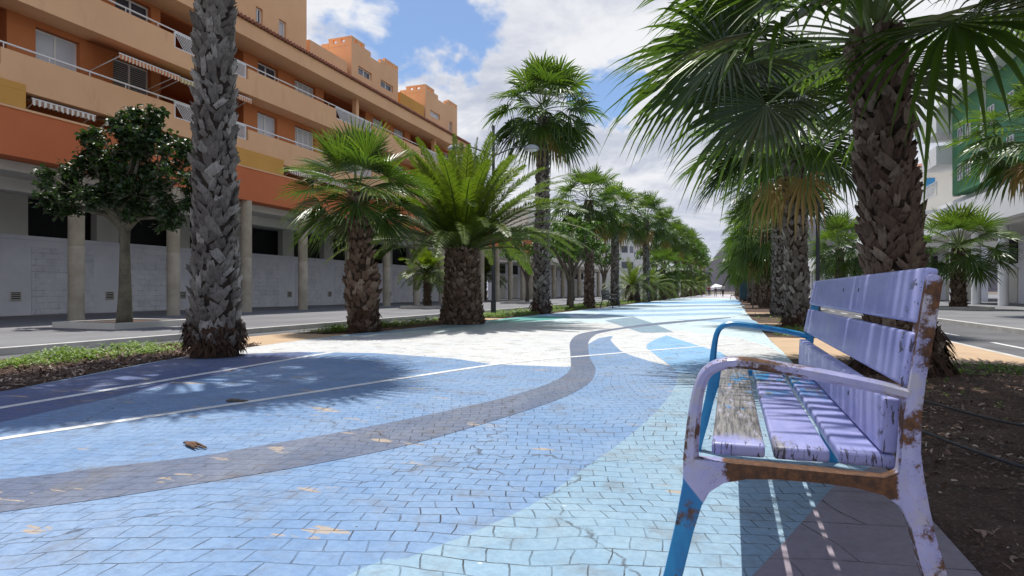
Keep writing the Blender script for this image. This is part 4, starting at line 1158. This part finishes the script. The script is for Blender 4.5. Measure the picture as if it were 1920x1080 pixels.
# date palm with a thick trunk
tb, rd, cn = trunk_mb(1.85, [(0, .53), (.12, .50), (.35, .42), (1, .37)], 26, 22, 7, bh=.12, out=.05)
cr = feather_crown(5, 118, 3.15, 100, .33, 14, 86, (0, 0, 0), .80, .34)
palm(-6.19, 13.6, 'feathery date palm with a very thick trunk and arching yellow-green fronds', cr, tb, 'brown', 1.8, leaf='feather')
# tall fan palm against the sky
tb, rd, cn = trunk_mb(7.0, [(0, .34), (.04, .33), (.1, .28), (.5, .25), (.75, .21), (1, .20)], 56, 12, 9, lean=(.1, 0), bh=.17, out=.045)
cr, dd = fan_crown(3, 44, 1.12, 1.15, 28, -46, 86, .42, 3)
palm(-6.38, 20.8, 'tall fan palm standing free against the sky, behind the lamp', cr, tb, 'grey', 6.7, skirt=fibre_skirt(rd, cn, 6.7, .05, 200, 8, .04, .3), dead=dd, top=(.1, 0, 7.25))
# right foreground palms
tb, rd, cn = trunk_mb(3.4, [(0, .34), (.06, .31), (.14, .245), (.5, .235), (.85, .225), (1, .21)], 38, 14, 13, lean=(-.02, .25), bh=.165, out=.055)
cr, dd = fan_crown(7, 52, 1.25, 1.42, 44, -4, 86, .27, 0, skip=lambda a, e: e < R(20) and 4.75 < a < 6.28)
palm(1.58, 6.87, 'thick brown-trunked fan palm directly behind the bench, its fronds filling the upper right', cr, tb, 'brown', 3.5, rz=1.0, skirt=fibre_skirt(rd, cn, 3.5, .12, 500, 12, .05, .35), dead=dd, top=(-.03, .26, 3.35))
tb, rd, cn = trunk_mb(4.1, [(0, .29), (.05, .28), (.1, .235), (.5, .23), (1, .22)], 36, 12, 15, lean=(-.1, 0), bh=.17, out=.045)
cr, dd = fan_crown(8, 46, 1.3, 1.3, 36, -24, 84, .32, 2)
palm(1.43, 15.2, 'grey-trunked fan palm, second along the right edge of the promenade, hanging old fronds', cr, tb, 'grey', 4.1, skirt=fibre_skirt(rd, cn, 4.1, .06, 260, 16, .03, .3), dead=dd, top=(-.1, 0, 4.35))
tb, rd, cn = trunk_mb(5.2, [(0, .26), (1, .2)], 40, 12, 21, lean=(-.31, .28), bh=.18, out=.05)
cr, dd = fan_crown(9, 46, 1.25, 1.2, 30, -30, 84, .28, 0)
palm(1.78, 3.0, 'fan palm just right of the camera whose frond tips hang into the upper right corner', cr, tb, 'brown', 5.0, top=(-.31, .28, 5.0))

# shared variants for the rest of the rows
VAR = {}
def variant(key, builder):
    if key not in VAR: VAR[key] = builder()
    return VAR[key]


def place(key, builder, x, y, s, rz, label, group):
    if key not in VAR:
        o = builder(); VAR[key] = o
    else: o = copy_tree(VAR[key])
    o.location = (x, y, 0); o.rotation_euler = (0, 0, rz); o.scale = s if isinstance(s, tuple) else (s, s, s)
    o['label'] = label
    if group: o['group'] = group
    return o


def b_fan(h, seed, kind='grey', nl=34, lo=-45, dead=3, r=.22, Rb=1.05, pet=1.1, droop=.38):
    def f():
        tb, rd, cn = trunk_mb(h, [(0, r*1.25), (.06, r*1.15), (.12, r), (1, r*.86)], int(h*8), 11, seed, bh=.18, out=.045)
        cr, dd = fan_crown(seed+1, int(nl*1.25), pet, Rb, 24, lo, 85, droop, dead, sect=3)
        return palm(0, 0, 'x', cr, tb, kind, h, dead=dd)
    return f


def b_feather(h, seed, r=.45, L=2.4, nf=46, nl=34):
    def f():
        tb, rd, cn = trunk_mb(h, [(0, r*1.15), (1, r)], max(6, int(h*12)), 16, seed, bh=.13, out=.05)
        cr = feather_crown(seed, nf, L, nl, .42, -20, 84, (0, 0, 0), .8, r*.7)
        return palm(0, 0, 'x', cr, tb, 'brown', h-.05, leaf='feather')
    return f


GL = 'palms in the left row fading into the distance'; GR = 'palms in the right row fading into the distance'
gl = 'palm beyond the tall free-standing one in the left row'; 
place('fanA', b_fan(5.2, 31, 'brown'), -6.44, 28.95, 1.0, .3, 'dark shaggy fan palm in the left row, first beyond the tall free-standing palm', GL)
place('fanB', b_fan(5.3, 37, 'grey', dead=5), -6.28, 35.0, 1.0, 1.1, 'grey-trunked fan palm in the left row just right of the dark bench', GL)
place('fea', b_feather(1.25, 41), -6.6, 43.8, 1., .2, 'low date palm with upright arching fronds in the left row', GL)
place('fanB', None, -5.95, 46.3, (1, 1, 1.18), 2.1, 'fan palm rising behind the low date palm in the left row', GL)
place('fea', None, -6.5, 53, 1.0, 2.4, 'second low date palm of the far left row', GL)
place('fanA', None, -6.2, 61, (1, 1, 1.32), 4.0, 'far fan palm in the left row with an orange-brown skirt', GL)
place('fea', None, -6.4, 68, 1.1, 1.4, 'third low date palm of the far left row', GL)
place('fanC', b_fan(2.4, 43, 'brown', 30, -40, 0), -5.9, 57, 1.15, 2.0, 'low bright green fan palm among the far left row', GL)
ORD = 'first second third fourth fifth sixth seventh eighth ninth tenth'.split()
rest = [(-6.2, 76, 'fanB', 1.35), (-6.0, 84, 'fanC', 1.5), (-6.3, 90, 'fanA', 1.45), (-6.1, 97, 'fea', 1.3), (-6.2, 104, 'fanB', 1.6), (-6.0, 112, 'fanC', 1.7), (-6.2, 120, 'fanA', 1.6), (-6.0, 130, 'fea', 1.6), (-6.1, 140, 'fanB', 1.6), (-6.0, 152, 'fanC', 2.2)]
for i, (x, y, k, s) in enumerate(rest):
    place(k, None, x, y, (1.1, 1.1, s), i*1.3, ORD[i]+' of the tiny distant palms ending the left row, counted from the camera', 'distant palms ending the left row')
place('fanB', None, 1.57, 22.6, (1.05, 1.05, .85), 3.0, 'fan palm touching the left side of the second right-row trunk', GR)
place('fanD', b_fan(3.4, 47, 'brown', 46, -72, 6, droop=.5, r=.25), 1.58, 31.8, 1.05, .7, 'bushy fan palm in the right row with fronds hanging low around its trunk', GR)
place('fanD', None, 1.5, 39.5, (1.05, 1.05, 1.25), 2.2, 'taller bushy fan palm behind the low-hanging one in the right row', GR)
place('fanA', None, 1.4, 47, (1.05, 1.05, 1.1), .9, 'fan palm further back in the right row with bright hanging fronds', GR)
place('fanC', None, 1.3, 53, 1.4, .2, 'low green fan palm at the left edge of the right row', GR)
for i, (x, y, k, s) in enumerate([(1.4, 62, 'fanD', 1.3), (1.3, 71, 'fanC', 1.4), (1.3, 82, 'fanB', 1.2), (1.3, 95, 'fanD', 1.5), (1.2, 110, 'fanA', 1.4), (1.2, 128, 'fanB', 1.5), (1.2, 148, 'fanD', 1.7)]):
    place(k, None, x, y, (1, 1, s), i*1.7, ORD[i]+' of the tiny distant palms ending the right row, counted from the camera', 'distant palms ending the right row')
# palms on the pavements
GPv = 'palms growing on the side pavements'
def planter(x, y, sx, sy, label):
    P = empty('tree_pit', (x, y, 0), 0, label, 'planter', 'raised tree pits on the pavements')
    mb = MB()
    for (a, b, c, d) in ((-sx, sx, -sy, -sy+.12), (-sx, sx, sy-.12, sy), (-sx, -sx+.12, -sy+.12, sy-.12), (sx-.12, sx, -sy+.12, sy-.12)): mb.box(a, b, c, d, 0, .13)
    mb.build('rim', M['conc'], P)
    mb = MB(); mb.poly([(-sx+.12, -sy+.12, .09), (sx-.12, -sy+.12, .09), (sx-.12, sy-.12, .09), (-sx+.12, sy-.12, .09)]); mb.build('earth', M['soil'], P)
planter(-13.0, 10.05, .95, .95, 'raised square tree pit under the broad-leaved tree')
planter(-13.4, 25.5, .9, .9, 'raised tree pit under the small grey-green palm')
planter(9.45, 31.9, 1.0, 1.0, 'raised tree pit under the fan palm before the right arcade')
planter(-13.2, 38, .95, .95, 'raised tree pit on the left pavement beyond the thick date palm')
place('fanE', b_fan(2.7, 53, 'brown', 32, -38, 0, r=.28, Rb=1.15, pet=1.2, droop=.25), 9.45, 31.9, 1.0, .5, 'short fan palm on the right pavement before the white arcade', GPv)
place('fanE', None, 6.9, 45.8, (.95, .95, 1.35), 2.5, 'fan palm seen between the lamp post and the thick brown trunk', GPv)
place('fanE', None, 8.6, 58, (1, 1, 1.45), 1.2, 'fan palm far back on the right pavement', GPv)
place('fanB', None, 9.3, 23.6, (1.25, 1.25, 1.08), .8, 'tall fan palm mostly outside the right edge with drooping dark fronds', GPv)
place('fanA', None, 7.2, 13.6, (1.15, 1.15, 1.2), 2.8, 'tall fan palm whose fronds reach in from the top right corner', GPv)
place('feaS', b_feather(1.5, 61, .11, 1.35, 34, 40), -13.4, 25.5, 1.15, 0, 'small grey-green feather palm on the left pavement before the arcade', GPv)
place('feaS', None, -19.6, 47.5, (1.6, 1.6, 1.5), 1, 'feather palm seen inside the passage of the orange block', GPv)


# ---------------------------------------------------------------- broad-leaved trees
def broad_tree(x, y, label, seed, trunk_h, clumps, lr, leafm, bark, nleaf, ls=.075, tr=.12, rz=0, group=None, stems=1):
    rg = random.Random(seed); P = empty('broadleaf_tree', (x, y, 0), rz, label, 'tree', group)
    tb = MB(); lb = MB()
    fork = Vector((0, 0, trunk_h))
    if stems == 1:
        tb.tube([(0, 0, .0), (.0, 0, .25), (.02, 0, trunk_h*.35), (.0, .01, trunk_h*.8), fork], [tr*1.45, tr*1.25, tr*1.05, tr*.8, tr*.95], 14)
    for (cx, cy, cz, cr) in clumps:
        c = Vector((cx, cy, cz)); a = fork if stems == 1 else Vector((cx*.06, cy*.06, .05))
        mid = a.lerp(c, .45)+Vector((rg.uniform(-.12, .12), rg.uniform(-.12, .12), .10))
        pts = crm([a-Vector((0, 0, .12 if stems == 1 else 0)), a.lerp(mid, .5)+Vector((0, 0, .06)), mid, c], 3)
        tb.tube(pts, [tr*(.62 if stems == 1 else .8)*(1-.85*k/(len(pts)-1))+.008 for k in range(len(pts))], 7)
        for k in range(7):
            d = Vector((rg.gauss(0, 1), rg.gauss(0, 1), rg.gauss(0, .8))).normalized()*cr*rg.uniform(.5, 1)
            tb.tube([c-(c-mid)*rg.uniform(0, .5), c+d*.5+Vector((0, 0, .03)), c+d], [.014, .009, .004], 5)
        sub = [Vector((rg.gauss(0, 1), rg.gauss(0, 1), rg.gauss(0, .8))).normalized()*cr*rg.uniform(.35, 1.0) for _ in range(9)]
        for k in range(int(nleaf*cr**2)):
            sc_ = rg.choice(sub); q = c+sc_+Vector((rg.gauss(0, 1), rg.gauss(0, 1), rg.gauss(0, .8)))*cr*.15
            d = Vector((rg.gauss(0, 1), rg.gauss(0, 1), rg.gauss(-.1, .7))).normalized(); s = d.cross(Vector((rg.gauss(0, 1), rg.gauss(0, 1), 1.2)).normalized()).normalized()
            n = s.cross(d); l = ls*rg.uniform(.7, 1.3); w_ = l*.30
            lb.tone = rg.uniform(0, .75)
            v = [lb.vert(q), lb.vert(q+d*l*.5+s*w_+n*w_*.3), lb.vert(q+d*l-n*l*.12), lb.vert(q+d*l*.5-s*w_+n*w_*.3), lb.vert(q+d*l*.5)]
            lb.face((v[0], v[1], v[4])); lb.face((v[1], v[2], v[4])); lb.face((v[0], v[4], v[3])); lb.face((v[4], v[2], v[3]))
    tb.build('trunk', M[bark], P, smooth=True); lb.build('crown', M[leafm], P)
    return P


# clumps are placed along camera-right (r) and up
def cl(r, f, z, s):       # r: across the view, f: away
    return (r*.94 - f*.34, r*.34+f*.94, z, s)


broad_tree(-13.0, 10.05, 'dark glossy-leaved tree with a pale bottle trunk before the arcade', 71, 2.28, [
    cl(-1.45, 0, 2.75, .48), cl(-1.2, -.3, 3.2, .5), cl(-.75, .2, 3.5, .62), cl(-.55, -.4, 2.85, .5), cl(-.1, .3, 3.1, .62), cl(.45, -.3, 3.0, .6), cl(1.0, .2, 2.9, .62), cl(1.35, -.1, 3.35, .55),
    cl(.35, .3, 3.75, .68), cl(-.2, -.1, 4.0, .62), cl(.45, -.1, 4.45, .58), cl(.95, .1, 4.1, .58), cl(.1, .1, 4.65, .45), cl(.6, .0, 4.85, .36), cl(-1.7, .1, 2.9, .3), cl(-.75, .0, 4.35, .32), cl(-.9, .1, 3.95, .35), cl(1.2, -.2, 2.45, .38), cl(.0, .0, 3.55, .6), cl(1.5, 0, 2.9, .4)],
    1, 'broad', 'bark', 2100, .13, .125)
tw = [(-.9, .2, 2.7, .75), (.6, .3, 2.6, .75), (0, -.5, 3.2, .8), (.8, -.4, 3.5, .6), (-.5, .1, 3.7, .6), (.1, .6, 3.0, .7), (-1.1, -.4, 3.3, .5), (1.1, .2, 2.9, .5)]
t1 = broad_tree(-6.6, 26.1, 'small leafy tree with forked bare stems in the left row', 73, 1.25, tw, 1, 'lush', 'bark_dark', 560, .17, .085, stems=1, group='leafy trees by the left row')
for i, (x, y, s, lab) in enumerate(((-12.6, 38, 1.25, 'leafy tree on the left pavement before the end of the orange block'), (-8.5, 33, 1.1, 'leafy bush-like tree between the fan palms of the left row'), (-13, 52, 1.4, 'leafy tree before the cream arcaded building'), (-5.9, 88, 1.9, 'distant round leafy tree closing the left row'), (-8.6, 72, 1.5, 'distant leafy tree beside the far left row'), (-13, 66, 1.5, 'leafy tree on the far left pavement'), (2.5, 74, 1.7, 'distant leafy tree beside the far right row'))):
    c = copy_tree(t1); c.location = (x, y, 0); c.rotation_euler = (0, 0, i*1.1); c.scale = (s, s, s); c['label'] = lab


# ---------------------------------------------------------------- lamps
def lamp(x, y, label, arms=True, h=6.2, ha=5.2):
    L = empty('street_lamp', (x, y, 0), 0, label, 'street lamp', 'street lamps along the promenade')
    mb = MB(); mb.tube([(0, 0, -.02), (0, 0, .5), (0, 0, .52), (0, 0, h)], [.085, .085, .062, .045], 14); mb.build('pole', M['metal'], L, smooth=True, auto=True)
    for sg in (-1, 1):
        u = Vector((.94, .34, 0))*sg
        P = crm([Vector((0, 0, ha)), u*.35+UP*(ha+.16), u*.75+UP*(ha+.30), u*1.05+UP*(ha+.30)], 5)
        mb = MB(); mb.tube(P, .024, 8); a = mb.build('arm', M['metal'], L, smooth=True)
        c = u*1.25+UP*(ha+.24); mb = MB(); rr = [.03, .10, .19, .24, .25, .245]; zz_ = [.135, .125, .085, .03, -.02, -.03]
        mb.tube([c+UP*z for z in zz_], rr, 20); mb.build('lamp_hood', M['lampglass'], L, smooth=True, auto=True)
        mb = MB(); mb.tube([c+UP*-.03, c+UP*-.06, c+UP*-.075], [.20, .16, .06], 16); mb.build('diffuser', M['white'], L, smooth=True)
    return L


lamp(-7.28, 18.45, 'double-armed street lamp before the tall free-standing palm')
lamp(-7.28, 41.5, 'street lamp hidden among the fan palms of the left row')
lamp(-7.28, 64.6, 'distant street lamp with two curved arms seen between left row palms')
lamp(2.62, 21.6, 'tall dark street lamp between the right-row trunks', h=6.4, ha=5.4)

# slender stake
mb = MB(); mb.tube([(0, 0, -.02), (.01, 0, 1.4)], [.03, .022], 8); o = mb.build('stake', M['bark_dark'], None); o.location = (.95, 29.8, 0); tag(o, 'thin dark stake standing in the bed before the bushy palm', 'stake')
# dark teal container by the right row
K = empty('recycling_container', (1.15, 51, 0), 0, 'dark teal container under the palms at the right edge of the promenade', 'container')
mb = MB(); mb.box(-.5, .5, -.5, .5, .12, 1.25); o = mb.build('body', M['kiosk'], K); bevel_obj(o, .05, 2)
mb = MB(); mb.tube([(0, -.52, 1.2), (0, .52, 1.2)], .42, 14); mb.build('lid', M['kiosk'], K, smooth=True, auto=True)
for sx in (-.4, .4):
    for sy in (-.4, .4): mb = MB(); mb.box(sx-.05, sx+.05, sy-.05, sy+.05, -.02, .14); mb.build('foot', M['metal'], K)
# white canopy at the far end
K = empty('canopy', (-2.6, 118, 0), .3, 'white fabric canopy at the far end of the promenade', 'canopy'); K.scale = (.75, .75, .75)
mb = MB(); a = [mb.vert(p) for p in ((-1.6, -1.2, 1.9), (1.6, -1.2, 2.3), (1.6, 1.2, 2.3), (-1.6, 1.2, 1.9), (0, 0, 2.9))]
b = [mb.vert((mb.v[i][0], mb.v[i][1], mb.v[i][2]-.55)) for i in a[:4]]
for k in range(4): mb.face((a[k], a[(k+1) % 4], a[4])); mb.face((b[k], b[(k+1) % 4], a[(k+1) % 4], a[k]))
mb.build('fabric', M['white'], K)
for sx in (-1.5, 1.5):
    for sy in (-1.1, 1.1): mb = MB(); mb.tube([(sx, sy, 0), (sx, sy, 2.0)], .03, 8); mb.build('leg', M['metal'], K)


# ---------------------------------------------------------------- people
def person(x, y, rz, label, shirt, trous, s=1., stride=.22):
    P = empty('person', (x, y, 0), rz, label, 'person', 'people walking at the far end'); P.scale = (s, s, s)
    J = {'pel': (0, 0, .93), 'sp': (0, .0, 1.15), 'ch': (0, 0, 1.36), 'nk': (0, 0, 1.48), 'hd': (0, -.01, 1.60), 'tp': (0, -.01, 1.70),
         'lh': (.09, 0, .90), 'lk': (.10, -stride*.45, .50), 'lf': (.10, -stride*.7, .08), 'lt': (.11, -stride*.7-.14, .035),
         'rh': (-.09, 0, .90), 'rk': (-.10, stride*.2, .50), 'rf': (-.10, stride, .10), 'rt': (-.11, stride-.12, .035),
         'ls': (.19, 0, 1.40), 'le': (.24, .05, 1.12), 'lw': (.23, -.06, .88), 'lha': (.23, -.09, .79),
         'rs': (-.19, 0, 1.40), 're': (-.24, .0, 1.12), 'rw': (-.23, .08, .88), 'rha': (-.23, .10, .79)}
    Rr = {'pel': .14, 'sp': .125, 'ch': .145, 'nk': .055, 'hd': .095, 'tp': .075, 'lh': .09, 'lk': .06, 'lf': .04, 'lt': .035, 'rh': .09, 'rk': .06, 'rf': .04, 'rt': .035,
          'ls': .065, 'le': .042, 'lw': .03, 'lha': .035, 'rs': .065, 're': .042, 'rw': .03, 'rha': .035}
    def skin(name, keys, edges, grow, mat_, par):
        me = bpy.data.meshes.new(name); me.from_pydata([J[k] for k in keys], [(keys.index(a), keys.index(b)) for a, b in edges], [])
        o = bpy.data.objects.new(name, me); C.objects.link(o); o.parent = par; me.materials.append(mat_)
        bm = bmesh.new(); bm.from_mesh(me); sl = bm.verts.layers.skin.verify()
        for i, v in enumerate(bm.verts): v[sl].radius = (Rr[keys[i]]+grow,)*2; v[sl].use_root = i == 0
        bm.to_mesh(me); bm.free()
        md = o.modifiers.new('skin', 'SKIN'); md.use_smooth_shade = True
        o.modifiers.new('sub', 'SUBSURF').render_levels = 1
        return o
    E = [('pel', 'sp'), ('sp', 'ch'), ('ch', 'nk'), ('nk', 'hd'), ('hd', 'tp'), ('pel', 'lh'), ('lh', 'lk'), ('lk', 'lf'), ('lf', 'lt'), ('pel', 'rh'), ('rh', 'rk'), ('rk', 'rf'), ('rf', 'rt'),
         ('ch', 'ls'), ('ls', 'le'), ('le', 'lw'), ('lw', 'lha'), ('ch', 'rs'), ('rs', 're'), ('re', 'rw'), ('rw', 'rha')]
    b = skin('body', list(J), E, 0, M['skin'], P)
    skin('shirt', ['sp', 'pel', 'ch', 'ls', 'le', 'rs', 're'], [('pel', 'sp'), ('sp', 'ch'), ('ch', 'ls'), ('ls', 'le'), ('ch', 'rs'), ('rs', 're')], .02, shirt, P)
    skin('trousers', ['pel', 'lh', 'lk', 'lf', 'rh', 'rk', 'rf'], [('pel', 'lh'), ('lh', 'lk'), ('lk', 'lf'), ('pel', 'rh'), ('rh', 'rk'), ('rk', 'rf')], .018, trous, P)
    mb = MB(); mb.tube([(0, .005, 1.60), (0, .01, 1.66), (0, .005, 1.715), (0, .0, 1.74)], [.10, .108, .085, .02], 10); mb.build('hair', M['hair'], P, smooth=True)
    return P


red = simple('red_cloth', (.26, .05, .05)); dk = simple('dark_cloth', (.03, .035, .05)); gy = simple('grey_cloth', (.22, .23, .25)); wh = simple('pale_cloth', (.6, .6, .6))
person(-3.4, 106, 0, 'person in a dark red top and dark trousers walking before the white canopy', red, dk)
person(-2.05, 92, .4, 'small person in dark clothes walking right of the one in red', dk, gy, .8)
person(-9.6, 100, 1.2, 'person in dark top and pale trousers among the left trunks', dk, wh)
person(-1.0, 88, 2.6, 'person in a pale top walking near the far right edge', wh, dk, 1.)


# ---------------------------------------------------------------- ground details
def hose(pts, label):
    mb = MB(); mb.tube(crm(pts, 8), .0085, 7); return tag(mb.build('irrigation_hose', M['hose'], None, smooth=True), label, 'hose', 'black irrigation hoses on the soil')


hose([(.62, 5.5, .03), (.75, 4.6, .04), (.98, 3.9, .035), (1.1, 3.4, .045), (1.28, 3.15, .03), (1.5, 2.95, .04), (2.1, 2.6, .03)], 'thin black irrigation hose curving over bare soil, nearer the bench')
hose([(.9, 6.3, .03), (1.15, 5.3, .04), (1.32, 4.7, .045), (1.5, 4.3, .04), (1.72, 4.0, .05), (2.3, 3.6, .03)], 'black irrigation hose further back on the soil, running to the right edge')
# fallen husk and a leaf shred on the blue paint
def husk(x, y, z, rz, L, label, seed, mt='twig'):
    rg = random.Random(seed); mb = MB()
    for k in range(5):
        a = Vector((-L/2+rg.uniform(0, L*.2), rg.uniform(-.012, .012), .004+rg.uniform(0, .004))); b = Vector((L/2*rg.uniform(.5, 1), rg.uniform(-.03, .03), .004+rg.uniform(0, .006)))
        mb.tube(crm([a, a.lerp(b, .4)+Vector((0, rg.uniform(-.02, .02), .004)), b], 3), [rg.uniform(.004, .011)*(1-.8*abs(i/6-.3)) for i in range(7)], 5)
    o = mb.build('fallen_husk', M[mt], None, smooth=True); o.location = (x, y, z); o.rotation_euler = (0, 0, rz)
    return tag(o, label, 'plant litter')


from math import pi
husk(-2.58, 2.37, .006, -.35, .20, 'brown dry husk lying on the blue paint at lower left', 1)
husk(-3.35, 3.45, .004, .2, .17, 'thin dark leaf shred between the two white lines', 2, 'bark_dark')
husk(1.62, 3.75, .03, 1.2, .30, 'pale curved twig lying on the soil at the right edge', 5, 'bone')
husk(1.02, 2.55, .03, 2.1, .16, 'short pale stalk on the dark soil behind the bench leg', 6, 'bone')


def chips():
    rg = random.Random(8); mb = MB()
    def one(x, y, z, L):
        d = Vector((rg.gauss(0, 1), rg.gauss(0, 1), rg.gauss(0, .35))).normalized(); s = d.cross(UP).normalized(); w = L*rg.uniform(.15, .45); p = Vector((x, y, z)); n = Vector((rg.gauss(0, .4), rg.gauss(0, .4), 1)).normalized()
        s = d.cross(n).normalized(); mb.tone = rg.random()
        v = [mb.vert(q) for q in (p-s*w*.5, p+s*w*.5, p+d*L*.6+s*w*.5+n*L*.12, p+d*L*.6-s*w*.4+n*L*.10, p+d*L)]
        mb.face(v[:4]); mb.face((v[3], v[2], v[4]))
    for i in range(20000):
        y = 1.0+rg.random()**1.3*7.0; x = rg.uniform(.70, 3.2)
        e = min((x-.66)/.15, 1)
        z = -.012+e*(noise.noise(Vector((x*2.5, y*2.5, 0)))*.035+.035*.4)+rg.uniform(.0, .012)
        if noise.noise(Vector((x*1.3, y*1.3, 7)))+rg.uniform(-.3, .5) < 0: continue
        one(x, y, z+.004, rg.uniform(.009, .042))
    for i in range(5000):
        y = 2.0+rg.random()*5.2; x = LE(y)-rg.random()**1.5*1.5
        z = .0+noise.noise(Vector((x*2.5, y*2.5, 0)))*.03+.012+rg.uniform(0, .01)
        one(x, y, z, rg.uniform(.02, .07))
    return mb


def chip_mat():
    m, nt, b = newmat('chips')
    rn = nt.nodes.new('ShaderNodeNewGeometry').outputs['Random Per Island']
    cr_ = nt.nodes.new('ShaderNodeValToRGB'); nt.links.new(rn, cr_.inputs[0])
    e = cr_.color_ramp.elements; e[0].color = (.06, .032, .022, 1); e[1].color = (.58, .47, .38, 1)
    k = e.new(.45); k.color = (.12, .07, .045, 1); k = e.new(.8); k.color = (.30, .205, .155, 1)
    nt.links.new(cr_.outputs[0], b.inputs['Base Color']); b.inputs['Roughness'].default_value = .9
    return m


tag(chips().build('wood_chips', chip_mat()), 'bark chips and dry litter strewn over the soil beds', 'litter', kind='stuff')


def weeds(name, spots, label, seed):
    """spots: (x0, x1, y0, y1, n, leaf length, height)"""
    rg = random.Random(seed); mb = MB()
    for (x0, x1, y0, y1, n, ll_, hh) in spots:
        k = 0
        while k < n:
            x = rg.uniform(x0, x1); y = rg.uniform(y0, y1)
            dens = noise.noise(Vector((x*1.6, y*1.3, 5)))*.9+.35
            if rg.random() > dens+.25: k += 1; continue
            H = hh*max(.15, dens+rg.uniform(-.1, .35)); base = Vector((x, y, 0)); m_ = rg.randint(5, 9); tn = rg.uniform(.1, .9)
            lean = Vector((rg.gauss(0, .3), rg.gauss(0, .3), 1)).normalized()
            for j in range(m_):
                q = base+lean*H*(j+.5)/m_; a = rg.uniform(0, 6.28); d = Vector((math.cos(a), math.sin(a), rg.uniform(.1, .9))).normalized(); s = d.cross(UP).normalized(); l = ll_*rg.uniform(.6, 1.3); w_ = l*.26
                mb.tone = tn+rg.uniform(-.15, .2); n_ = s.cross(d)
                v = [mb.vert(q), mb.vert(q+d*l*.5+s*w_), mb.vert(q+d*l-UP*l*.15), mb.vert(q+d*l*.5-s*w_)]
                mb.face((v[0], v[1], v[2])); mb.face((v[0], v[2], v[3]))
            k += 1
    return tag(mb.build(name, M['weed'], None), label, 'weeds', kind='stuff')


weeds('ground_cover', [(-7.95, -7.0, 3.0, 7.1, 2300, .045, .13), (-7.2, -6.75, 3.0, 6.0, 300, .04, .09), (-7.9, -7.05, 9.7, 12.2, 900, .05, .16), (-7.9, -6.95, 12.2, 15.5, 700, .05, .14), (-7.9, -6.3, 16.9, 20.5, 1100, .06, .15), (-7.9, -6.2, 20.5, 34, 1400, .08, .16), (-7.9, -6.1, 34, 60, 700, .12, .2)],
      'low green weeds spreading along the left soil strip', 3)
weeds('ground_cover', [(1.9, 3.2, 6.9, 7.8, 420, .04, .08), (.75, 1.4, 11.7, 15.2, 500, .05, .08), (1.4, 2.6, 4.2, 6.6, 35, .03, .05), (.7, 3.2, 16.7, 23, 250, .05, .07)],
      'sparse weeds on the right soil beds behind the bench', 9)
